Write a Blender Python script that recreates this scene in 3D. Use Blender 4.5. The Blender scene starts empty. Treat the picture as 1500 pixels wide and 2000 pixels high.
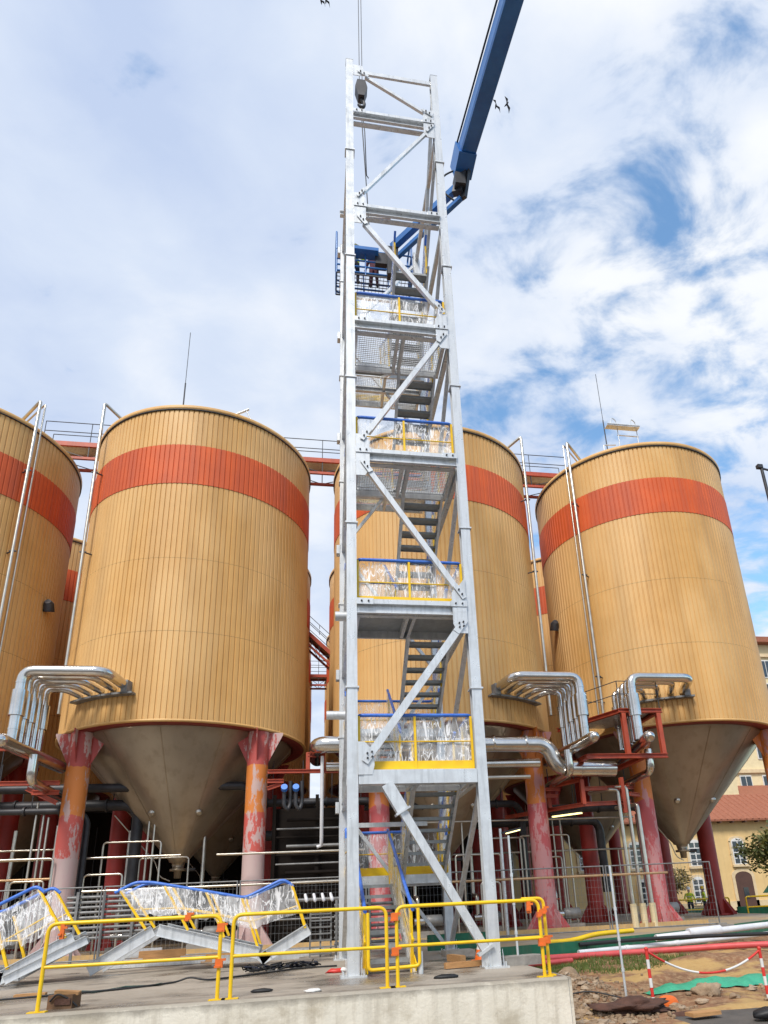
import bpy, math, random
from mathutils import Vector, Matrix, noise
random.seed(7)
sc = bpy.context.scene
COL = sc.collection
PI = math.pi
# ------------------------------------------------------------------ camera
cam_d = bpy.data.cameras.new('camera'); cam = bpy.data.objects.new('camera', cam_d); COL.objects.link(cam)
YAW, PITCH, ROLL = math.radians(-10.625), math.radians(19.71), math.radians(-2.81)
fwd = Vector((-math.sin(YAW)*math.cos(PITCH), math.cos(YAW)*math.cos(PITCH), math.sin(PITCH)))
rgt = Vector((math.cos(YAW), math.sin(YAW), 0)); upv = rgt.cross(fwd)
r2 = rgt*math.cos(ROLL)+upv*math.sin(ROLL); u2 = upv*math.cos(ROLL)-rgt*math.sin(ROLL)
cam.matrix_world = Matrix(((r2.x, u2.x, -fwd.x, -0.668), (r2.y, u2.y, -fwd.y, -12.41), (r2.z, u2.z, -fwd.z, 1.1155), (0, 0, 0, 1)))
cam_d.sensor_fit = 'VERTICAL'; cam_d.sensor_height = 36; cam_d.lens = 1306/2000*36
cam_d.shift_x = -100/2000; cam_d.shift_y = 294/2000
cam_d.clip_start = 0.05; cam_d.clip_end = 2000
sc.camera = cam
# ------------------------------------------------------------------ sky and sun
SKX, SKY = 1.5, 4.6
SUN_EL, SUN_AZ = math.radians(49), math.radians(208)      # azimuth clockwise from +Y: behind the camera, to its left
w = bpy.data.worlds.new('World'); sc.world = w; w.use_nodes = True
nt = w.node_tree; nt.nodes.clear()
def N(t, kind, **kw):
    n = t.nodes.new(kind)
    for k, v in kw.items():
        if k[0] == '_': setattr(n, k[1:], v)
        else: n.inputs[k if not k.startswith('i') or not k[1:].isdigit() else int(k[1:])].default_value = v
    return n
def math_n(t, op, a, b=None, clamp=False):
    n = t.nodes.new('ShaderNodeMath'); n.operation = op; n.use_clamp = clamp
    for i, s in enumerate((a, b)):
        if s is None: continue
        if isinstance(s, (int, float)): n.inputs[i].default_value = s
        else: t.links.new(s, n.inputs[i])
    return n.outputs[0]
def ramp(t, fac, stops, interp='LINEAR'):
    n = t.nodes.new('ShaderNodeValToRGB'); n.color_ramp.interpolation = interp
    e = n.color_ramp.elements
    while len(e) < len(stops): e.new(0.5)
    for el, (p, c) in zip(e, stops):
        el.position = p; el.color = (*c, 1) if len(c) == 3 else c
    if fac is not None: t.links.new(fac, n.inputs[0])
    return n.outputs[0]
def g(v): return (v, v, v)
def noise_n(t, vec, scale, detail=4, rough=.55, dist=0):
    n = t.nodes.new('ShaderNodeTexNoise'); n.inputs['Scale'].default_value = scale; n.inputs['Detail'].default_value = detail
    n.inputs['Roughness'].default_value = rough; n.inputs['Distortion'].default_value = dist
    if vec is not None: t.links.new(vec, n.inputs['Vector'])
    return n.outputs[0]
def mixc(t, fac, a, b, mode='MIX'):
    n = t.nodes.new('ShaderNodeMix'); n.data_type = 'RGBA'; n.blend_type = mode; n.clamp_factor = True
    for s, i in ((fac, 0), (a, 6), (b, 7)):
        if isinstance(s, (int, float)): n.inputs[i].default_value = s
        elif isinstance(s, tuple): n.inputs[i].default_value = (*s[:3], 1)
        else: t.links.new(s, n.inputs[i])
    return n.outputs[2]
def xmap(t, vec, scale=(1, 1, 1), loc=(0, 0, 0), rot=(0, 0, 0)):
    n = t.nodes.new('ShaderNodeMapping'); t.links.new(vec, n.inputs[0])
    n.inputs['Location'].default_value = loc; n.inputs['Rotation'].default_value = rot; n.inputs['Scale'].default_value = scale
    return n.outputs[0]
tc = nt.nodes.new('ShaderNodeTexCoord'); sep = nt.nodes.new('ShaderNodeSeparateXYZ'); nt.links.new(tc.outputs['Generated'], sep.inputs[0])
zz = math_n(nt, 'ADD', math_n(nt, 'MAXIMUM', sep.outputs[2], 0.0), 0.22)
cmb = nt.nodes.new('ShaderNodeCombineXYZ')
nt.links.new(math_n(nt, 'DIVIDE', sep.outputs[0], zz), cmb.inputs[0]); nt.links.new(math_n(nt, 'DIVIDE', sep.outputs[1], zz), cmb.inputs[1])
pv = cmb.outputs[0]
sky = nt.nodes.new('ShaderNodeTexSky'); sky.sky_type = 'NISHITA'; sky.sun_disc = False
sky.sun_elevation = SUN_EL; sky.sun_rotation = SUN_AZ; sky.air_density = 1.1; sky.dust_density = 0.6; sky.ozone_density = 1.5
cover = noise_n(nt, xmap(nt, pv, (1, 1, 1), (SKX, SKY, 0)), 1.5, 3, .5)
fluff = noise_n(nt, xmap(nt, pv, (1.0, 1.35, 1), (2.4, 0.2, 0), (0, 0, .6)), 6.6, 6, .58, .3)
bias = math_n(nt, 'MULTIPLY', math_n(nt, 'MAXIMUM', math_n(nt, 'SUBTRACT', sep.outputs[0], 0.02), -.25), -.62)     # the cloud deck breaks up towards +X
m0 = math_n(nt, 'ADD', math_n(nt, 'ADD', math_n(nt, 'MULTIPLY', cover, 1.25), math_n(nt, 'MULTIPLY', fluff, 1.7)), bias)
mr = nt.nodes.new('ShaderNodeMapRange'); mr.interpolation_type = 'SMOOTHSTEP'
nt.links.new(m0, mr.inputs[0]); mr.inputs[1].default_value = 0.91; mr.inputs[2].default_value = 1.32
shade = math_n(nt, 'ADD', math_n(nt, 'MULTIPLY', noise_n(nt, xmap(nt, pv, (1, 1, 1), (7.7, 4.2, 0)), 1.6, 4, .5, .2), .8), math_n(nt, 'MULTIPLY', fluff, .2))
ccol = ramp(nt, shade, [(0.36, (4.9, 5.8, 7.7)), (0.48, (6.2, 6.95, 8.3)), (0.60, (8.5, 8.7, 9.0))])
skyc = mixc(nt, 1.0, sky.outputs[0], (1.9, 2.3, 2.35), 'MULTIPLY')
bgc = mixc(nt, math_n(nt, 'MULTIPLY', mr.outputs[0], 0.97), skyc, ccol)
bg = nt.nodes.new('ShaderNodeBackground'); nt.links.new(bgc, bg.inputs[0]); bg.inputs[1].default_value = 0.1
wo = nt.nodes.new('ShaderNodeOutputWorld'); nt.links.new(bg.outputs[0], wo.inputs[0])
sun_d = bpy.data.lights.new('sun', 'SUN'); sun_d.energy = 3.1; sun_d.angle = math.radians(16); sun_d.color = (1, .95, .87)
sun = bpy.data.objects.new('sun', sun_d); COL.objects.link(sun)
sdir = Vector((math.sin(SUN_AZ)*math.cos(SUN_EL), math.cos(SUN_AZ)*math.cos(SUN_EL), math.sin(SUN_EL)))
sun.rotation_euler = sdir.to_track_quat('Z', 'Y').to_euler(); sun.location = (-6, -20, 40)
vs = sc.view_settings; vs.view_transform = 'Standard'; vs.look = 'None'; vs.exposure = 0.22; vs.gamma = 1; vs.use_curve_mapping = False
# ------------------------------------------------------------------ materials
MATS = {}
def mat(name, c, c2=None, rough=.6, metal=0., scale=3., stretch=(1, 1, 1), bump=0., bscale=None, spec=.5, rvar=0., fac=(.35, .65), detail=5, extra=None):
    m = bpy.data.materials.new(name); m.use_nodes = True; t = m.node_tree; b = t.nodes['Principled BSDF']
    co = t.nodes.new('ShaderNodeTexCoord').outputs['Object']
    v = xmap(t, co, stretch)
    nz = noise_n(t, v, scale, detail)
    col = ramp(t, nz, [(fac[0], c), (fac[1], c2 or tuple(x*.82 for x in c))])
    if extra: col = extra(t, co, col, b)
    t.links.new(col, b.inputs['Base Color'])
    b.inputs['Metallic'].default_value = metal; b.inputs['Specular IOR Level'].default_value = spec
    if rvar:
        t.links.new(ramp(t, nz, [(.3, g(max(0, rough-rvar))), (.7, g(min(1, rough+rvar)))]), b.inputs['Roughness'])
    else: b.inputs['Roughness'].default_value = rough
    if bump:
        bn = t.nodes.new('ShaderNodeBump'); bn.inputs['Strength'].default_value = bump; bn.inputs['Distance'].default_value = .02
        t.links.new(noise_n(t, v, bscale or scale*4, 4), bn.inputs['Height']); t.links.new(bn.outputs[0], b.inputs['Normal'])
    MATS[name] = m; return m
def streaks(dark, amount, sc1=(1.6, 1.6, .05), th=(.5, .75)):
    def f(t, co, col, b):
        s = noise_n(t, xmap(t, co, sc1), 3.0, 6, .6)
        return mixc(t, math_n(t, 'MULTIPLY', ramp(t, s, [(th[0], g(0)), (th[1], g(1))]), amount), col, dark)
    return f
def clad_extra(t, co, col, b):
    col = streaks((.43, .24, .08), .75, (.42, .42, .03), (.46, .70))(t, co, col, b)
    s = noise_n(t, xmap(t, co, (.35, .35, .12)), 1.3, 3)
    return mixc(t, math_n(t, 'MULTIPLY', ramp(t, s, [(.42, g(0)), (.62, g(1))]), .35), col, (.76, .52, .25))
mat('tan_cladding', (.635, .36, .115), (.585, .325, .10), .55, scale=1.2, extra=clad_extra)
mat('red_cladding', (.64, .105, .017), (.56, .09, .016), .65, scale=1.2, extra=streaks((.42, .075, .03), .75, (.45, .45, .04), (.45, .68)))
mat('cone_steel', (.37, .305, .225), (.30, .245, .18), .34, .6, scale=.8, stretch=(1, 1, .5), extra=streaks((.21, .165, .11), .55, (1.1, 1.1, .12)))
mat('soffit_red', (.25, .03, .025), (.18, .025, .02), .6)
mat('galvanised', (.72, .74, .75), (.58, .60, .62), .36, .45, scale=5, detail=8, rvar=.12, bump=.05, extra=streaks((.36, .375, .38), .65, (4, 4, .3), (.5, .74)))
mat('fence_wire', (.30, .31, .32), (.2, .2, .2), .6, .2)
mat('weathered_steel', (.26, .26, .26), (.17, .17, .17), .55, .4, scale=5)
mat('yellow_paint', (.86, .56, .008), (.78, .47, .01), .38, scale=4)
mat('blue_sleeve', (.035, .135, .56), (.07, .2, .62), .35, scale=6, bump=.3)
mat('blue_paint', (.03, .17, .48), (.02, .13, .40), .35, scale=2)
mat('blue_cap', (.05, .22, .75), None, .4)
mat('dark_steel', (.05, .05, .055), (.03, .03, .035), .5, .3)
mat('black_rubber', (.015, .015, .017), None, .55)
mat('stainless', (.70, .68, .65), (.58, .56, .53), .2, 1., scale=2.5, rvar=.07, bump=.04, bscale=9)
mat('stainless_thin', (.62, .58, .50), (.5, .46, .4), .3, .9, scale=3)
mat('copper_pipe', (.55, .36, .20), (.45, .28, .15), .4, .5)
mat('red_steel', (.46, .075, .03), (.36, .055, .025), .5, scale=3, extra=streaks((.2, .04, .02), .5))
mat('dark_red_paint', (.36, .03, .025), (.27, .022, .02), .45, scale=1.5)
def pillar_extra(levels, patch):
    def f(t, co, col, b):
        s = t.nodes.new('ShaderNodeSeparateXYZ'); t.links.new(co, s.inputs[0])
        nz = math_n(t, 'MULTIPLY', math_n(t, 'SUBTRACT', noise_n(t, xmap(t, co, (1, 1, .3)), 1.6, 4), .5), .5)
        z = math_n(t, 'DIVIDE', math_n(t, 'ADD', s.outputs[2], nz), 8.0)
        st = []
        for a, c in levels: st.append((a/8.0, c))
        base = ramp(t, z, st, 'CONSTANT')
        pn = noise_n(t, xmap(t, co, (1.3, 1.3, .4)), 1.5, 9, .72)
        return mixc(t, ramp(t, pn, [(.505, g(0)), (.525, g(.9))]), base, patch)
    return f
mat('pillar_orange', (.6, .2, .05), None, .55, extra=pillar_extra([(0, (.50, .35, .34)), (3.0, (.52, .09, .07)), (4.3, (.60, .19, .035)), (6.0, (.42, .07, .06))], (.50, .37, .35)))
mat('pillar_pink', (.6, .2, .05), None, .55, extra=pillar_extra([(0, (.46, .085, .09)), (4.4, (.56, .17, .03))], (.50, .24, .24)))
mat('pillar_red', (.34, .03, .025), (.26, .025, .02), .5, scale=1.5)
def wet(t, co, col, b):
    s = noise_n(t, xmap(t, co, (.8, 1.0, 1)), .75, 6, .62)
    k = ramp(t, s, [(.50, g(0)), (.60, g(1))])
    t.links.new(ramp(t, s, [(.47, g(.75)), (.60, g(.22))]), b.inputs['Roughness'])
    sy = t.nodes.new('ShaderNodeSeparateXYZ'); t.links.new(co, sy.inputs[0])
    ed = ramp(t, math_n(t, 'ADD', math_n(t, 'MULTIPLY', sy.outputs[1], .5), math_n(t, 'MULTIPLY', noise_n(t, co, 1.6, 6, .65), .6)), [(.30, g(.75)), (.44, g(0))])
    col = mixc(t, ed, col, (.12, .10, .085))
    fine = noise_n(t, co, 26, 6, .7)
    col = mixc(t, ramp(t, fine, [(.3, g(0)), (.8, g(.45))]), col, (.17, .135, .10))
    return mixc(t, math_n(t, 'MULTIPLY', k, .62), col, (.12, .095, .072))
mat('slab_concrete', (.42, .365, .30), (.33, .285, .23), .7, scale=1.1, bump=.25, bscale=30, extra=wet)
def wallx(t, co, col, b):
    col = streaks((.30, .25, .18), .5, (2.2, 2.2, .25), (.5, .72))(t, co, col, b)
    s = t.nodes.new('ShaderNodeSeparateXYZ'); t.links.new(co, s.inputs[0])
    nz = math_n(t, 'MULTIPLY', math_n(t, 'SUBTRACT', noise_n(t, co, 3, 5, .7), .5), .22)
    k = ramp(t, math_n(t, 'ADD', math_n(t, 'ADD', s.outputs[2], nz), -.5), [(.13, g(0)), (.22, g(.8))])
    pn = noise_n(t, xmap(t, co, (.9, .9, 1.3)), 1.7, 6, .65)
    col = mixc(t, ramp(t, pn, [(.52, g(0)), (.66, g(.6))]), col, (.36, .30, .21))
    return mixc(t, k, col, (.24, .21, .17))
mat('wall_concrete', (.74, .68, .57), (.65, .59, .48), .8, scale=1.6, bump=.35, bscale=22, extra=wallx)
mat('block_concrete', (.30, .28, .25), (.22, .2, .18), .85, scale=5, bump=.4)
def yardx(t, co, col, b):
    s = noise_n(t, co, .35, 4)
    return mixc(t, ramp(t, s, [(.45, g(0)), (.6, g(.7))]), col, (.50, .34, .15))
mat('yard_concrete', (.36, .30, .23), (.28, .23, .175), .8, scale=2, bump=.2, extra=yardx)
mat('asphalt', (.115, .10, .088), (.075, .067, .06), .85, scale=2, bump=.4, bscale=60)
def dirtx(t, co, col, b):
    f2 = noise_n(t, co, 9, 7, .7)
    col = mixc(t, ramp(t, f2, [(.45, g(0)), (.7, g(.8))]), col, (.40, .27, .15))
    s = noise_n(t, xmap(t, co, (.6, 1, 1)), 1.1, 4)
    return mixc(t, ramp(t, s, [(.53, g(0)), (.6, g(.75))]), col, (.46, .30, .11))
mat('dirt', (.26, .125, .06), (.16, .08, .04), .9, scale=3, bump=.9, bscale=14, extra=dirtx)
def stonex(t, co, col, b):
    oi = t.nodes.new('ShaderNodeObjectInfo')
    return mixc(t, .55, col, ramp(t, oi.outputs['Random'], [(0, (.16, .10, .06)), (.4, (.30, .20, .12)), (.7, (.46, .36, .26)), (1, (.25, .2, .16))]))
mat('stone', (.42, .30, .19), (.24, .17, .11), .85, scale=9, bump=.6, extra=stonex)
mat('grass', (.075, .125, .02), (.12, .13, .03), .7, scale=2)
mat('green_paint', (.012, .15, .075), (.01, .11, .055), .55, scale=3, extra=streaks((.2, .17, .12), .35))
mat('green_tarp', (.05, .36, .21), (.035, .29, .17), .5, scale=6, bump=.6)
mat('white_plastic', (.72, .72, .74), (.62, .62, .65), .35)
mat('pink_hose', (.62, .09, .09), (.52, .07, .07), .5)
mat('orange_plastic', (.80, .16, .02), None, .5)
mat('red_plastic', (.65, .04, .03), None, .45)
mat('cream_sleeve', (.70, .58, .36), (.6, .5, .3), .6)
mat('brown_cloth', (.10, .045, .03), (.065, .03, .02), .9, scale=6, bump=.8)
mat('timber', (.50, .27, .11), (.38, .2, .08), .75, scale=5, stretch=(1, 8, 8))
mat('cardboard', (.17, .085, .04), (.11, .06, .03), .85, bump=.4)
mat('strap_green', (.02, .06, .05), None, .8)
mat('house_wall', (.74, .52, .24), (.68, .47, .21), .85, scale=1.2, extra=streaks((.5, .36, .18), .4))
mat('house_trim', (.72, .57, .36), (.62, .47, .28), .8)
mat('house_cream', (.76, .64, .40), (.7, .58, .35), .85)
mat('roof_tile', (.34, .125, .07), (.26, .09, .05), .8, scale=6, bump=.5, bscale=20)
mat('dark_door', (.10, .045, .03), None, .5)
mat('window_white', (.75, .74, .72), None, .5)
mat('window_glass', (.03, .04, .05), None, .06, 0, spec=.8)
mat('shade_joint_dark', (.018, .014, .012), (.011, .009, .008), .9, scale=1, spec=.08)  # near black: undercroft shade put into the colour; also backs cladding joints
mat('leaf', (.085, .115, .025), (.17, .16, .035), .6, scale=2.5)
mat('leaf_dry', (.30, .22, .07), (.16, .13, .04), .7, scale=3)
mat('bark', (.12, .09, .06), None, .9, bump=.5)
mat('skin', (.50, .27, .18), None, .55)
mat('hivis', (.72, .9, .03), (.65, .82, .03), .6)
mat('hivis_band', (.75, .75, .72), None, .4)
mat('navy_cloth', (.02, .025, .05), (.015, .018, .035), .85)
mat('maroon_cloth', (.10, .02, .04), None, .85)
mat('helmet_white', (.8, .8, .78), None, .35)
mat('bird_feather', (.03, .03, .035), None, .7)
mat('tread_plate', (.36, .38, .385), (.29, .305, .31), .45, .5, scale=9)
mat('car_green', (.10, .30, .22), None, .3)
def lamp_mat():
    m = bpy.data.materials.new('lamp_tube'); m.use_nodes = True; b = m.node_tree.nodes['Principled BSDF']
    b.inputs['Emission Color'].default_value = (1, .85, .3, 1); b.inputs['Emission Strength'].default_value = 2.2; MATS['lamp_tube'] = m
lamp_mat()
def film_mat():
    m = bpy.data.materials.new('plastic_film'); m.use_nodes = True; t = m.node_tree
    b = t.nodes['Principled BSDF']; out = t.nodes['Material Output']
    co = t.nodes.new('ShaderNodeTexCoord').outputs['Object']
    v = xmap(t, co, (3.2, 3.2, .55), (0, 0, 0), (.0, .3, 0)); nz = noise_n(t, v, 1.9, 2, .45, .8)
    n2 = noise_n(t, xmap(t, co, (4.0, 4.0, 1.1), (3, 1, 2), (.2, -.35, 0)), 2.1, 2, .5, .7)
    def ridge(n): return math_n(t, 'SUBTRACT', 1.0, math_n(t, 'ABSOLUTE', math_n(t, 'MULTIPLY', math_n(t, 'SUBTRACT', n, .5), 2.0)))
    rd = math_n(t, 'MAXIMUM', ridge(nz), ridge(n2)); fold = noise_n(t, xmap(t, co, (1.3, 1.3, .8)), 2.0, 3)
    b.inputs['Base Color'].default_value = (.93, .93, .94, 1); b.inputs['Roughness'].default_value = .22
    bn = t.nodes.new('ShaderNodeBump'); bn.inputs['Strength'].default_value = .7; bn.inputs['Distance'].default_value = .04
    t.links.new(rd, bn.inputs['Height']); t.links.new(bn.outputs[0], b.inputs['Normal'])
    tr = t.nodes.new('ShaderNodeBsdfTransparent'); mx = t.nodes.new('ShaderNodeMixShader')
    line = ramp(t, rd, [(.84, g(.0)), (.95, g(.18)), (.99, g(.8))])  # crease highlights painted in as thin opaque white lines
    base = ramp(t, fold, [(.38, g(.10)), (.66, g(.40))])
    t.links.new(math_n(t, 'MAXIMUM', line, base), mx.inputs[0])
    t.links.new(tr.outputs[0], mx.inputs[1]); t.links.new(b.outputs[0], mx.inputs[2]); t.links.new(mx.outputs[0], out.inputs[0])
    MATS['plastic_film'] = m
film_mat()
# ------------------------------------------------------------------ helpers
def V(*a): return Vector(a)
class MB:
    def __init__(s): s.v = []; s.f = []; s.sm = []
    def add(s, vs_, fs, smooth=False):
        o = len(s.v); s.v += [tuple(p) for p in vs_]; s.f += [tuple(i+o for i in q) for q in fs]; s.sm += [smooth]*len(fs); return s
    def box(s, c, d, M=None):
        pts = [V((i-.5)*d[0], (j-.5)*d[1], (k-.5)*d[2]) for i in (0, 1) for j in (0, 1) for k in (0, 1)]
        pts = [(M @ p if M else p)+V(*c) for p in pts]
        return s.add(pts, [(0, 1, 3, 2), (4, 6, 7, 5), (0, 4, 5, 1), (2, 3, 7, 6), (0, 2, 6, 4), (1, 5, 7, 3)])
    def bar(s, p, q, w, h, up=(0, 0, 1)):
        p, q = V(*p), V(*q); d = (q-p); L = d.length; d.normalize()
        x = d.cross(V(*up)); 
        if x.length < 1e-4: x = d.cross(V(0, 1, 0))
        x.normalize(); z = x.cross(d)
        M = Matrix((x, d, z)).transposed()
        return s.box((p+q)/2, (w, L, h), M)
    def prof(s, p, q, pts, up=(0, 0, 1)):      # extrude a closed 2-D outline (side, up) from p to q
        p, q = V(*p), V(*q); d = (q-p).normalized(); x = d.cross(V(*up))
        if x.length < 1e-4: x = d.cross(V(0, 1, 0))
        x.normalize(); z = x.cross(d); n = len(pts)
        vs_ = [p+x*a+z*b for a, b in pts]+[q+x*a+z*b for a, b in pts]
        return s.add(vs_, [(i, (i+1) % n, n+(i+1) % n, n+i) for i in range(n)]+[tuple(range(n))[::-1], tuple(range(n, 2*n))])
    def tube(s, path, r, n=10, caps=True):
        P = [V(*p) for p in path]; T = []
        for i in range(len(P)):
            a = P[max(i-1, 0)]; b = P[min(i+1, len(P)-1)]; T.append((b-a).normalized())
        u = T[0].cross(V(0, 0, 1))
        if u.length < 1e-3: u = T[0].cross(V(0, 1, 0))
        u.normalize(); vs_ = []
        for i, p in enumerate(P):
            u = (u-T[i]*u.dot(T[i])).normalized(); w_ = T[i].cross(u)
            rr = r[i] if isinstance(r, (list, tuple)) else r
            vs_ += [p+(u*math.cos(k*2*PI/n)+w_*math.sin(k*2*PI/n))*rr for k in range(n)]
        fs = [(i*n+k, i*n+(k+1) % n, (i+1)*n+(k+1) % n, (i+1)*n+k) for i in range(len(P)-1) for k in range(n)]
        s.add(vs_, fs, True)
        if caps: s.add(vs_[:n], [tuple(range(n))[::-1]]); s.add(vs_[-n:], [tuple(range(n))])
        return s
    def lathe(s, c, prof, n=24, a0=0, a1=2*PI, smooth=True):
        full = abs(a1-a0-2*PI) < 1e-6; m = n if full else n+1
        vs_ = [(c[0]+r*math.cos(a0+(a1-a0)*k/n), c[1]+r*math.sin(a0+(a1-a0)*k/n), c[2]+z) for r, z in prof for k in range(m)]
        fs = [(i*m+k, i*m+(k+1) % m, (i+1)*m+(k+1) % m, (i+1)*m+k) for i in range(len(prof)-1) for k in range(n if not full else m)]
        return s.add(vs_, fs, smooth)
    def ball(s, c, r, sc_=(1, 1, 1), n=10, m=6):
        prof = [(max(1e-4, math.sin(PI*i/m))*r, -math.cos(PI*i/m)*r) for i in range(m+1)]
        vs_ = [(c[0]+a*math.cos(2*PI*k/n)*sc_[0], c[1]+a*math.sin(2*PI*k/n)*sc_[1], c[2]+z*sc_[2]) for a, z in prof for k in range(n)]
        return s.add(vs_, [(i*n+k, i*n+(k+1) % n, (i+1)*n+(k+1) % n, (i+1)*n+k) for i in range(m) for k in range(n)], True)
    def poly(s, pts, z0, z1):
        n = len(pts); vs_ = [(x, y, z0) for x, y in pts]+[(x, y, z1) for x, y in pts]
        return s.add(vs_, [(i, (i+1) % n, n+(i+1) % n, n+i) for i in range(n)]+[tuple(range(n))[::-1], tuple(range(n, 2*n))])
    def build(s, name, m, parent=None, **tags):
        off = V(0, 0, 0); p = parent
        while p is not None: off += p.location; p = p.parent
        me = bpy.data.meshes.new(name); me.from_pydata([tuple(V(*q)-off) for q in s.v], [], s.f)
        me.polygons.foreach_set('use_smooth', s.sm); me.materials.append(MATS[m]); me.update()
        o = bpy.data.objects.new(name, me); COL.objects.link(o); o.parent = parent
        for k, v_ in tags.items(): o[k] = v_
        return o
def thing(name, label, cat, loc=(0, 0, 0), group=None, parent=None):
    o = bpy.data.objects.new(name, None); COL.objects.link(o); o.location = loc; o.empty_display_size = .2
    if parent: o.parent = parent
    if label: o['label'] = label; o['category'] = cat
    if group: o['group'] = group
    return o
def copy_tree(o, parent=None):
    c = o.copy(); COL.objects.link(c); c.parent = parent
    for ch in o.children: copy_tree(ch, c)
    return c
def inst(o, loc, parent=None):          # another object on the same mesh
    c = o.copy(); COL.objects.link(c); c.location = loc
    if parent: c.parent = parent
    return c
def rnd(path, rad, k=4):                # fillet the corners of a path
    P = [V(*p) for p in path]; out = [P[0]]
    for i in range(1, len(P)-1):
        a, b, c = P[i-1], P[i], P[i+1]; r = min(rad, (a-b).length*.48, (c-b).length*.48)
        p0 = b+(a-b).normalized()*r; p1 = b+(c-b).normalized()*r
        for j in range(k+1):
            t_ = j/k; out.append(p0*(1-t_)**2+b*2*t_*(1-t_)+p1*t_**2)
    out.append(P[-1]); return out
def hprof(w_=.2, d=.2, tf=.016, tw=.012):
    a, b, c = w_/2, d/2, tw/2
    return [(-a, -b), (a, -b), (a, -b+tf), (c, -b+tf), (c, b-tf), (a, b-tf), (a, b), (-a, b), (-a, b-tf), (-c, b-tf), (-c, -b+tf), (-a, -b+tf)]
def cprof(w_, h, t_=.012):              # channel, open to +side
    return [(0, 0), (w_, 0), (w_, t_), (t_, t_), (t_, h-t_), (w_, h-t_), (w_, h), (0, h)]
# ================================================================== SETTING
MB().add([(-400, -300, -.75), (400, -300, -.75), (400, 600, -.75), (-400, 600, -.75)], [(0, 1, 2, 3)]).build('ground', 'asphalt', kind='structure')
YARD = [(-45, 7.0), (3.6, 7.0), (3.7, 5.3), (6.4, 6.0), (9.7, 7.5), (15.5, 11.2), (19.5, 15.5), (19.5, 62), (-45, 62)]
MB().poly(YARD, -.74, -.05).build('yard_pavement', 'yard_concrete', kind='structure')
# terrain strip of dug-up earth
tm = MB(); nx, ny = 110, 120
def terr(x, y):
    t_ = min(1, max(0, (y+1.2)/5.5)); z = -.735+t_*.27
    e = min(1, max(0, (y+2.2)/1.5))
    z += e*(noise.noise(V(x*.55, y*.8, 3))*.16+noise.noise(V(x*1.7, y*2.2, 9))*.07+noise.noise(V(x*5, y*6, 1))*.03)
    z += .34*math.exp(-((x-8.4)/1.5)**2-((y-2.6)/.7)**2)+.22*math.exp(-((x-6.3)/.9)**2-((y-1.6)/.5)**2)
    z += .30*math.exp(-((x-4.0)/.75)**2-((y-.6)/1.2)**2)
    if x > 4.9 and y < -1.25+.35*noise.noise(V(x*1.3, y, 5)): z = -.79
    return max(z, -.745) if z > -.78 else z
for j in range(ny+1):
    for i in range(nx+1):
        x = 3.0+(i/nx)**1.3*24; y = -4+(j/ny)**1.15*19; tm.v.append((x, y, terr(x, y)))
tm.f = [(j*(nx+1)+i, j*(nx+1)+i+1, (j+1)*(nx+1)+i+1, (j+1)*(nx+1)+i) for j in range(ny) for i in range(nx)]; tm.sm = [True]*len(tm.f)
tm.build('earth_ground', 'dirt', kind='structure')
# concrete platform with its front wall
pl = thing('concrete_platform', 'raised concrete platform with stained front wall under the steel stair tower', 'platform', (0, -2, -.75))
MB().poly([(-32, -2.03), (3.0, -2.03), (3.0, 7.2), (-32, 7.2)], -.7, 0).build('slab', 'slab_concrete', pl)
bm_ = MB(); xs = [-32]+[-8+.22*i for i in range(51)]
def edge_y(x): return -2.12+.02*noise.noise(V(x*1.5, 0, 0))+.015*noise.noise(V(x*5, 3, 0))
for x0, x1 in zip(xs, xs[1:]):
    e0, e1 = edge_y(x0), edge_y(x1); d0, d1 = .012*noise.noise(V(x0*4, 1, 1)), .012*noise.noise(V(x1*4, 1, 1))
    bm_.add([(x0, e0, -.76), (x1, e1, -.76), (x1, e1, -.03+d1), (x0, e0, -.03+d0), (x1, e1+.035, .004), (x0, e0+.035, .004), (x1, -2.0, .004), (x0, -2.0, .004)], [(0, 1, 2, 3), (3, 2, 4, 5), (5, 4, 6, 7)], False)
bm_.add([(3.0, edge_y(3.0), -.76), (3.06, -2.05, -.76), (3.06, -2.05, -.02), (3.0, edge_y(3.0), -.03)], [(0, 1, 2, 3)])
bm_.box((3.03, 2.5, -.37), (.06, 9.2, .73))
bm_.build('front_wall', 'wall_concrete', pl)
# green kerb round the yard
kp = [V(3.65, 5.22, 0), V(6.4, 5.92, 0), V(9.72, 7.42, 0), V(15.55, 11.1, 0), V(19.6, 15.4, 0)]
kb = MB()
for a, b in zip(kp, kp[1:]):
    n_ = (b-a).cross(V(0, 0, 1)).normalized()
    q = [a, b, b+n_*.12, a+n_*.12]
    kb.add([(p.x, p.y, z) for z in (-.72, -.02) for p in q], [(0, 1, 2, 3)[::-1], (4, 5, 6, 7), (0, 1, 5, 4), (1, 2, 6, 5), (2, 3, 7, 6), (3, 0, 4, 7)])
o = kb.build('kerb', 'green_paint'); o['label'] = 'green painted concrete kerb along the edge of the silo yard'; o['category'] = 'kerb'
mat('ochre_concrete', (.55, .36, .15), (.42, .28, .13), .85, scale=3, bump=.3)
for x0, x1, lab in ((3.9, 13.2, 'low ochre concrete plinth under the pink silo legs'), (-12, 2.2, 'low ochre concrete plinth under the orange and grey silo legs')):
    o = MB().poly([(x0, 11.2), (x1, 11.2), (x1, 12.75), (x0, 12.75)], -.05, .02).poly([(x0+.1, 11.0), (x1-.1, 11.0), (x1-.1, 11.198), (x0+.1, 11.198)], -.05, .1).build('plinth_block', 'ochre_concrete'); o['label'] = lab; o['category'] = 'plinth'
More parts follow.
